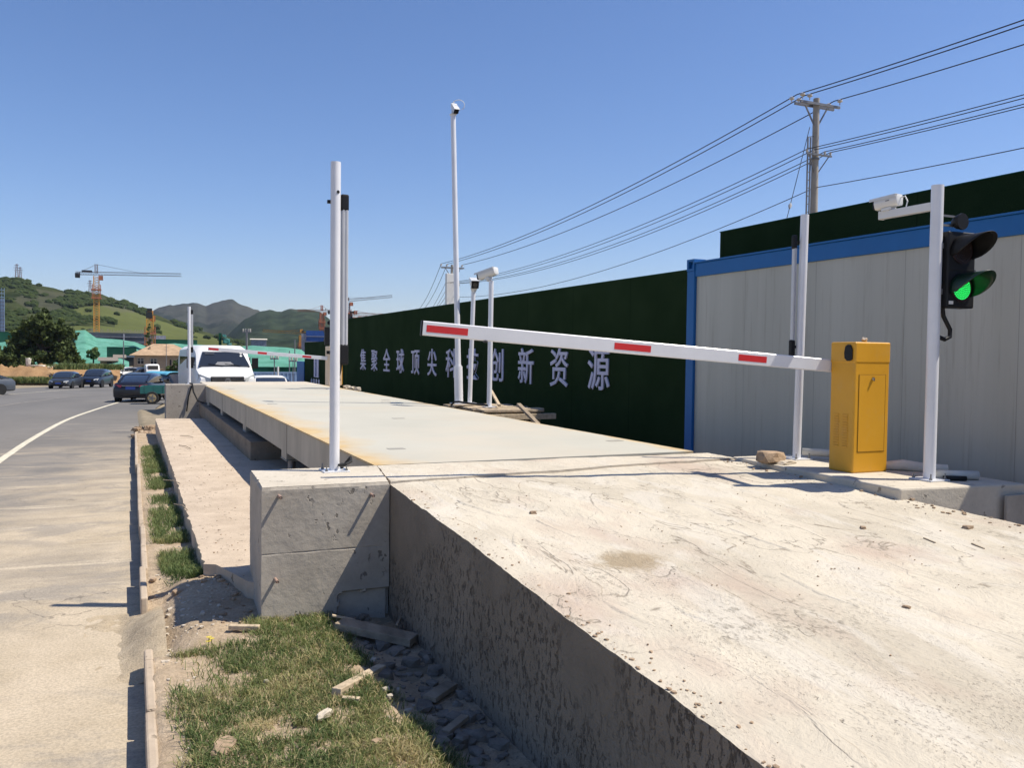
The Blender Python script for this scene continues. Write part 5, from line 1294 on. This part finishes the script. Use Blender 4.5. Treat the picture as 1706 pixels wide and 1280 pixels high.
tree('leafy young tree in front of the right part of the beige house',291,140,634,[(290,612,11,10,0),(282,620,9,8,0),(302,618,9,10,0),(296,606,6,6,0)],1700,.22,'leafmid',.12)
tree('dark shrub between the van and the netted mound',408,72,640,[(406,616,6,9,0),(404,628,7,9,0)],700,.14,'leafdark',.07)
tree('slim dark poplar like tree clothed around the crane base above the house',249,222,600,[(247,560,5,11,0),(249,545,4,9,0),(250,575,4,8,0)],500,.3,'leafdark',.12)
# grass along the far bank: uncountable
def blades(name,label,pts,h,w,tints,mat='grass',lean=.5):
    v=np.zeros((len(pts)*5,3)); n=len(pts); P=np.array(pts); a=rng.uniform(0,2*np.pi,n); hh=h*rng.uniform(.45,1.25,n)*(1 if np.ndim(h)==0 else 1); la=rng.uniform(0,2*np.pi,n); ln=lean*hh*rng.uniform(.2,1.4,n)
    wd=w*rng.uniform(.6,1.3,n); dx,dy=np.cos(a)*wd/2,np.sin(a)*wd/2; lx,ly=np.cos(la)*ln,np.sin(la)*ln
    V=np.zeros((n,5,3))
    V[:,0]=P+np.stack([dx,dy,0*dx],1); V[:,1]=P-np.stack([dx,dy,0*dx],1)
    mid=P+np.stack([lx*.35,ly*.35,hh*.6],1); V[:,2]=mid+np.stack([dx*.8,dy*.8,0*dx],1); V[:,3]=mid-np.stack([dx*.8,dy*.8,0*dx],1); V[:,4]=P+np.stack([lx,ly,hh*.98-ln*.25],1)
    me=bpy.data.meshes.new(name); k=np.arange(n)*5
    quads=np.stack([k,k+1,k+3,k+2],1); tris=np.stack([k+2,k+3,k+4],1)
    me.vertices.add(n*5); me.vertices.foreach_set('co',V.reshape(-1).astype(np.float32))
    me.loops.add(n*7); lv=np.concatenate([quads.reshape(-1),tris.reshape(-1)]); me.loops.foreach_set('vertex_index',lv.astype(np.int32))
    me.polygons.add(n*2); ls=np.concatenate([np.arange(n)*4,n*4+np.arange(n)*3]); me.polygons.foreach_set('loop_start',ls.astype(np.int32))
    me.update(calc_edges=True); me.validate()
    at=me.attributes.new('tint','FLOAT','POINT'); at.data.foreach_set('value',np.repeat(np.clip(tints,0,1),5).astype(np.float32))
    o=link(name,me,mat); o['kind']='stuff'; o['label']=label; return o
pts=[];tn=[]
for _ in range(9000):
    px=random.uniform(-40,205); dd=(91 if px<80 else 91+(px-80)*.10)+random.uniform(-.6,1.2)
    if random.random()<.35: dd+=random.uniform(8,16)
    p=W(px,600,dd); 
    base=zr(p.y)+(.25 if dd<93 else 1.75)
    pts.append((p.x,p.y,base-.1)); tn.append(random.uniform(.1,.7))
blades('bank_grass','tall grass and weeds along the foot and top of the soil bank',pts,.75,.12,np.array(tn))
# near grass
pts=[];tn=[]
def gdens(x,y):
    g=fbm(x*1.6,y*1.6,11,4)
    d=1.
    # bare left margin, trench with rubble at right
    d*=smooth01((x-.15-.10*g)/.12)
    edge=1.28+.10*math.sin(y*2.1)+.1*g+(.22 if y<3.2 else 0)
    if y<4.7: edge-=.12*smooth01((y-3.2)/.6)
    d*=1-smooth01((x-edge)/.10)
    d*=1-.92*smooth01((g-.20)/.2)
    if y>5.35: d*=smooth01((x-.62)/.15)
    return d,g
n_=0
while n_<56000:
    y=1.9+3.85*random.random()**1.25; x=random.uniform(.15,1.62); d,g=gdens(x,y)
    if random.random()>d: continue
    # clumping
    c=fbm(x*9,y*9,5,3)
    if random.random()>.75+.8*c: continue
    pts.append((x,y,verge_z(x,y)-.004)); t=.36+.5*fbm(x*2.3,y*2.3,21,4)+random.uniform(-.2,.25)
    if random.random()<.16+.5*max(0,fbm(x*2.6,y*2.6,33,3)): t=random.uniform(.7,1)
    tn.append(t); n_+=1
blades('grass','short green grass with dry tufts on the verge below the block',pts,.060,.0048,np.array(tn),'grass',1.05)
pts=[];tn=[];n_=0
while n_<13000:
    y=6.9+15.5*random.random()**1.7; x=random.uniform(.17,.62)
    g=fbm(x*2,y*.9,31,4)
    cl=(abs(y-7.55)<.55 and .22<x<.52) or (8.6<y<11.6) or (12.4<y<19)
    if not cl: continue
    if x>.50 and y>7.5: continue
    if random.random()>.62+1.3*g+.5*fbm(x*7,y*3,9,3): continue
    if x<.22 and random.random()<.7: continue
    pts.append((x,y,verge_z(x,y)-.005)); tn.append(.3+.5*g+random.uniform(-.2,.3)); n_+=1
blades('strip_grass','tufts of grass growing between the kerb and the low ledge',pts,.085,.006,np.array(tn),'grass',1.0)
# dry straw patches
pts=[];tn=[]
for (cx,cy,rr,nn) in ((.42,3.55,.16,500),(1.15,2.55,.17,900),(.55,4.1,.1,200),(.9,4.25,.14,200),(.7,2.5,.1,160),(1.2,3.3,.1,150)):
    for _ in range(nn):
        a=random.random()*6.28; q=rr*random.random()**.6; x,y=cx+q*math.cos(a),cy+q*.8*math.sin(a); pts.append((x,y,verge_z(x,y)+.004)); tn.append(random.uniform(.85,1))
blades('dry_straw','patches of dry straw coloured grass in the verge',pts,.045,.004,np.array(tn),'grass',1.9)

# ================================================================== LOOSE STONES, WOOD, RUBBLE
def vp(px,py,dz=0):
    """point on the verge in the direction (px,py)"""
    dv=W(px,py,1)-Vector((0,0,CZ)); t=1.
    for _ in range(4000):
        P=Vector((0,0,CZ))+dv*t
        if P.z<verge_z(P.x,P.y): break
        t+=.004
    P.z+=dz; return P
def stick(name,label,cat,a,b,w,h,mat,dz=.02):
    A=vp(*a,dz); B=vp(*b,dz); o0=A.copy(); mb=MB(); mb.bar((0,0,0),tuple(B-A),w,h); o=mb.build(name,mat,None,False,.004); o.location=o0; return tag(o,label,cat)
stick('timber_offcut','squared pale timber offcut lying on the grass near the rubble','timber',(560,1166),(636,1124),.055,.045,'woodlight',.035)
stick('timber_offcut','short whitish split stick just below the squared offcut','timber',(570,1174),(600,1176),.030,.022,'woodlight',.03)
stick('timber_offcut','pale stick half sunk in the grass near the top of the lawn','timber',(382,1053),(432,1054),.042,.03,'woodlight',.03)
stick('timber_plank','long grey brown plank lying in the shade along the ramp wall','plank',(565,1050),(690,1078),.13,.05,'wood',.04)
stick('timber_plank','short broken board half buried in the shaded rubble trench','plank',(715,1175),(752,1150),.08,.03,'wood',.03)
stick('timber_plank','narrow lath lying deepest in the rubble trench near the bottom edge','plank',(742,1232),(775,1205),.045,.025,'wood',.03)
stick('timber_offcut','thin pale splinter resting on the shaded plank end','timber',(553,1046),(592,1054),.022,.014,'woodlight',.08)
stick('timber_offcut','small splinter standing up against the shaded plank','timber',(661,1062),(669,1045),.018,.014,'wood',.08)
rs=[('pale flat stone at the bottom edge of the grass',(372,1255),(.055,.10,.018),'brownstone',(0,.05,-.5)),
('lumpy whitish stone in the middle of the lawn below the timber',(540,1202),(.062,.026,.024),'stone',(0,0,.7)),
('tiny white stone in the lawn centre',(443,1143),(.014,.012,.01),'shadecloth',(0,0,0)),
('small white stone by the rubble edge right of the timber',(643,1158),(.028,.02,.018),'stone',(0,0,.3)),
('paler of the two stones tucked right beside the rubble edge',(650,1170),(.022,.02,.016),'stone',(0,0,1.3)),
('small stone on the rubble lip above the timber offcut',(622,1108),(.024,.02,.015),'stone',(0,0,.9)),
('pale pebble below the block corner',(498,1028),(.03,.03,.02),'stone',(0,0,.2)),
('pale pebble at the foot of the plank in the sun',(556,1022),(.03,.02,.02),'stone',(0,0,.7)),
('angular stone in the trench next to the wall foot',(583,1037),(.045,.04,.03),'greystone',(0,0,.7)),
('second angular stone in the trench beside the plank',(607,1033),(.05,.035,.035),'greystone',(0,.2,.2)),
('pinkish stone at the lower right of the straw patch',(628,1246),(.03,.025,.015),'brownstone',(0,0,.4)),
('chunk of broken soil where the kerb is missing',(296,990),(.05,.04,.03),'brownstone',(0,0,.4)),
('flat reddish slab of soil by the broken kerb end',(310,944),(.045,.03,.02),'brownstone',(0,0,.1)),
('small clod near the broken kerb gap',(255,968),(.03,.03,.02),'brownstone',(0,0,.9)),
('large dim stone deep in the rubble trench at the bottom',(770,1240),(.09,.05,.04),'greystone',(.1,.2,.8))]
for i,(lab,pp,sz,mt,ro) in enumerate(rs):
    P=vp(*pp); P.z+=sz[2]*.45+(.022 if mt!='greystone' and pp[1]>1015 else 0); rock('stone',lab,'stone',tuple(P),sz,ro,mt,i*3.7+1)
# rubble filling the trench: uncountable
bm_=MB(); ico=bmesh.new(); bmesh.ops.create_icosphere(ico,subdivisions=1,radius=1); iv=[v.co.copy() for v in ico.verts]; fi=[[v.index for v in f.verts] for f in ico.faces]; ico.free()
def addrock(mb,p,s,k,fl=.6):
    rz=random.random()*6; q=[]
    for v in iv:
        w=1+.45*nz(v.x*1.7+k*3.1,v.y*1.7,v.z*1.7); c=Vector((max(-.75,min(.75,v.x)),max(-.75,min(.75,v.y))*.75,max(-.6,min(.6,v.z))*fl))*s*w
        q.append(p+Vector((c.x*math.cos(rz)-c.y*math.sin(rz),c.x*math.sin(rz)+c.y*math.cos(rz),c.z)))
    mb.add(q,fi)
for k in range(520):
    y=random.uniform(1.7,5.35); x=1.30+.37*random.random()+(.05*random.gauss(0,1)); x=min(x,1.64)
    s=.008+.075*random.random()**4.5; addrock(bm_,Vector((x,y,verge_z(x,y)+s*.15)),s,k,random.uniform(.35,.8))
o=bm_.build('rubble','greystone'); o['kind']='stuff'; o['label']='broken mortar and stone rubble in the shaded trench along the ramp wall'
bm_=MB()
for k in range(420):
    q=random.random()
    if q<.35: x,y=random.uniform(.14,.6),random.uniform(5.5,7.2)
    elif q<.65: x,y=random.uniform(.17,.5),random.uniform(7,20)
    elif q<.85: x,y=random.uniform(.16,.32),random.uniform(2,5.4)
    else: x,y=random.uniform(1.15,1.35),random.uniform(2.6,4.8)
    s=.006+.02*random.random()**3; addrock(bm_,Vector((x,y,verge_z(x,y)+s*.2)),s,k)
o=bm_.build('gravel','stone'); o['kind']='stuff'; o['label']='loose pebbles and clods scattered along the verge'
# crumbs on the ramp, pads and ledge
bm_=MB(); dg=bpy.context.evaluated_depsgraph_get()
def rz_(x,y):
    u=(x-1.66)/3.31; w=(y+3)/(8.72+.74*u); zl=.26*(1-w)+.855*w; zr2=.56*(1-w)+.863*w
    return zl*(1-u)+zr2*u
for k in range(420):
    x=1.7+3.2*random.random(); y=1+4.6*random.random()**.7; s=.0015+.006*random.random()**4
    addrock(bm_,Vector((x,y,rz_(x,y)+.002+.012*fbm(x*1.2,y*.8,2)+s*.2)),s,k)
for k in range(160):
    x=1.67+.14*random.random()**2; y=random.uniform(1,5.7); s=.003+.012*random.random()**3; addrock(bm_,Vector((x,y,rz_(x,y)+s*.1+.012*fbm(x*1.2,y*.8,2))),s,k)
for k in range(120):
    x=random.uniform(4.75,4.98); y=random.uniform(3,6.2); s=.004+.02*random.random()**3; addrock(bm_,Vector((x,y,rz_(x,y)+s*.3)),s,k)
for k in range(260):
    x=.6+.75*random.random(); y=7.3+13*random.random()**1.6; s=.003+.010*random.random()**3; addrock(bm_,Vector((x,y,.102+s*.2)),s,k)
o=bm_.build('concrete_crumbs','brownstone'); o['kind']='stuff'; o['label']='small crumbs and grit scattered over the ramp and ledge tops'
# sand stain on the ramp: thin irregular spread
def on_ramp(px,py):
    dv=W(px,py,1)-Vector((0,0,CZ)); t=1.
    for _ in range(6000):
        P=Vector((0,0,CZ))+dv*t
        if P.z<rz_(P.x,P.y)+.012*fbm(P.x*1.2,P.y*.8,2): break
        t+=.003
    return P
sl_=[((1400,868),(1425,875),.02),]
for i,(a,b,lab) in enumerate([((1539,898),(1558,906),'left of two thin twigs on the ramp right side'),((1619,907),(1640,916),'right of two thin twigs on the ramp right side'),((1283,776),(1217,790),None)][:2]):
    A=on_ramp(*a); B=on_ramp(*b); mb=MB(); mb.bar((0,0,.004),tuple(B-A+Vector((0,0,.004))),.008,.006); o=mb.build('twig','wood'); o.location=A; tag(o,lab,'twig')
rk=[((1612,881),(.035,.03,.016),'dark clod near the right edge of the ramp'),((1438,881),(.03,.02,.012),'small brown clod on the upper right of the ramp'),((1510,1013),(.022,.014,.008),'rust brown flake in the middle of the ramp'),((888,856),(.028,.02,.014),'little stone on the plaster ridge near the ramp head')]
for i,(pp,sz,lab) in enumerate(rk):
    P=on_ramp(*pp); P.z+=sz[2]*.5; rock('clod',lab,'stone',tuple(P),sz,(0,0,i),'brownstone',i*2.2+40)
# plaster ridges on the ramp: part of the slab surface
rampo=[o for o in C.objects if o.name=='concrete_ramp'][0]
def ridge(pts,w,h):
    A=[on_ramp(*p) for p in pts]; mb=MB(); P=[]
    for i in range(len(A)-1):
        for k in range(6): P.append(A[i].lerp(A[i+1],k/6))
    P.append(A[-1]); v=[];f=[]
    for i,p in enumerate(P):
        d=(P[min(i+1,len(P)-1)]-P[max(i-1,0)]); d.z=0; d.normalize(); nn=Vector((-d.y,d.x,0)); e=math.sin(math.pi*i/(len(P)-1))**.4
        ww=w*(1+.5*fbm(i*.5,w*9,2))*e; j=.01*fbm(i*.6,3,w*7)
        for s,hh in ((-1,-.004),(-.5,h*.4),(0,h*.55),(.8,h*.2),(1.6,-.004)):
            q=p+nn*(s*ww+j); v.append((q.x-1.7,q.y-5,p.z+hh*e))
    for i in range(len(P)-1):
        for k in range(4): f.append((i*5+k,i*5+k+1,(i+1)*5+k+1,(i+1)*5+k))
    mb.add(v,f); return mb.build('plaster_ridge','slab',rampo,True)
for pts_,w,h in [([(758,833),(790,845),(830,858),(868,862),(900,861)],.035,.016),([(856,888),(857,905),(862,912)],.02,.008),([(893,866),(925,882),(960,895),(985,897)],.02,.009),([(1200,875),(1240,890),(1290,908),(1330,921)],.02,.010),([(1300,955),(1330,970),(1370,990),(1440,1015)],.028,.012),([(1106,1000),(1140,1020),(1180,1035)],.025,.010),([(1000,1000),(1050,1025),(1095,1045)],.03,.010),([(1415,1180),(1440,1195),(1465,1220)],.015,.008),([(1030,815),(1080,822),(1150,836)],.02,.008)]:
    ridge(pts_,w,h)
# right pad items
rock('boulder','brown angular boulder resting on the pad left of the yellow cabinet','stone',(4.98,5.62,.925),(.17,.12,.075),(0,.08,.35),'brownstone',5.)
rock('stone','thin stone slab wedged under the brown boulder','stone',(5.08,5.55,.885),(.13,.09,.022),(0,0,.2),'stone',9.)
rock('stone','tiny pale stone balanced on top of the yellow cabinet','stone',(5.36,4.98,1.925),(.032,.025,.024),(.1,.5,.4),'stone',15.)
def pipe(label,a,b,za,zb,rad,mat='pipe',name='conduit_pipe'):
    A=Vector((a[0],a[1],za));B=Vector((b[0],b[1],zb)); mb=MB(); mb.tube([(0,0,0),tuple(B-A)],rad,18,False); inn=MB(); o=mb.build(name,mat,None,True); s=o.modifiers.new('s','SOLIDIFY'); s.thickness=.006; s.offset=-1; o.location=A; return tag(o,label,'pipe')
pipe('grey plastic conduit lying right of the signal pole foot',(5.52,4.45),(5.80,4.28),.905,.905,.034)
pipe('grey conduit with open end behind the brown boulder',(5.50,5.78),(5.86,5.35),.93,.93,.034)
pipe('short black pipe beneath the grey conduit at the pole foot',(5.53,4.36),(5.66,4.27),.89,.89,.018,'black')
mb=MB(); mb.tube([(0,0,0),(.1,-.08,.01),(.22,-.2,-.005),(.34,-.30,.0)],[.035,.045,.04,.03],10); o=mb.build('foam_roll','shadecloth',None,True); o.location=(5.60,4.95,.905); tag(o,'dirty pale roll of sacking between the cabinet and signal pole','sacking')
# debris behind far barrier at the hoarding foot
for i,(px,py,d,sz,lab) in enumerate([(578,641,21.5,(.12,.1,.06),'left of three small rubble stones at the far right deck corner'),(586,644,21.0,(.14,.1,.05),'middle of three small rubble stones at the far right deck corner'),(596,647,20.4,(.12,.09,.07),'right and palest of three stones at the far right deck corner')]):
    P=W(px,py,d); rock('stone',lab,'stone',(P.x,P.y,.90),sz,(0,0,i*.8),'stone',60+i*3)
# twigs on ledge
for i,(a,b) in enumerate([((272,800),(300,806)),((298,742),(318,748)),((300,726),(322,729)),((290,840),(312,850))]):
    def lp(p):
        dv=W(p[0],p[1],1)-Vector((0,0,CZ)); t=(.115-CZ)/dv.z; return Vector((0,0,CZ))+dv*t
    A=lp(a);B=lp(b); mb=MB(); mb.tube([(0,0,0),tuple((B-A)*.5+Vector((.02,.03,.01))),tuple(B-A)],.006,5); o=mb.build('twig','wood'); o.location=A; tag(o,['dry twig at the left edge of the ledge, nearer pair','dry twig on the ledge centre farther along','dry twig farthest along the ledge','nearest dry twig on the ledge'][i],'twig')
# yellow flower
P=vp(347,1077)
fl=empty('dandelion','small yellow dandelion at the left of the lawn','flower',tuple(P)); mb=MB(); mb.tube([(0,0,0),(.005,0,.05)],.0025,5); mb.tube([(.02,0,0),(.02,.01,.035)],.0025,5); mb.build('stem','grass',fl)
for q in ((.005,0,.05),(.02,.01,.035),(.0,-.015,.03)):
    mb=MB()
    for k in range(12):
        a=k*.524; mb.add([(q[0],q[1],q[2]),(q[0]+.016*math.cos(a-.15),q[1]+.016*math.sin(a-.15),q[2]+.007),(q[0]+.018*math.cos(a),q[1]+.018*math.sin(a),q[2]+.006),(q[0]+.016*math.cos(a+.15),q[1]+.016*math.sin(a+.15),q[2]+.007)],[(0,1,2,3)])
    mb.build('petals','flower',fl)
# white sacks on the bank
rock('stone','upright pale rock on top of the soil bank','stone',tuple(Wg(47,97,2.6)),(.35,.3,.6),(0,.1,0),'shadecloth',31)
rock('sack_pile','low heap of white sacks along the top of the soil bank','sacks',tuple(Wg(60,98,2.1)),(1.5,.4,.14),(0,0,math.atan2(RT.y,RT.x)),'shadecloth',35)

# ------------------------------------------------------------------ air
mb=MB(); mb.box((-2950,-150,-40),(2950,3600,260)); hz=mb.build('haze',None); hz['kind']='stuff'; hz['label']='thin blue daylight haze over the valley'
hm=bpy.data.materials.new('haze'); hm.use_nodes=True; t=hm.node_tree; t.nodes.remove(t.nodes['Principled BSDF'])
vol=t.nodes.new('ShaderNodeVolumePrincipled'); vol.inputs['Color'].default_value=(.72,.82,1,1); vol.inputs['Density'].default_value=.00008; vol.inputs['Anisotropy'].default_value=.3
t.links.new(vol.outputs[0],t.nodes['Material Output'].inputs['Volume']); hz.data.materials.append(hm)

bm_=MB()
for k in range(260):
    x=random.uniform(.12,.85); y=random.gauss(23.6,1.1); s=.02+.13*random.random()**3; addrock(bm_,Vector((x,y,zr(y)+.02+.25*math.exp(-((y-23.8)/1.2)**2)*random.random())),s,k)
for k in range(120):
    x=random.uniform(.50,.95); y=random.uniform(5.75,7.1)
    if x>.76 and y<6.65: continue
    s=.006+.03*random.random()**3; addrock(bm_,Vector((x,y,verge_z(min(x,1.6),y)+s*.2)),s,k)
o=bm_.build('soil_clods','brownstone'); o['kind']='stuff'; o['label']='clods of broken soil heaped at both ends of the low ledge'
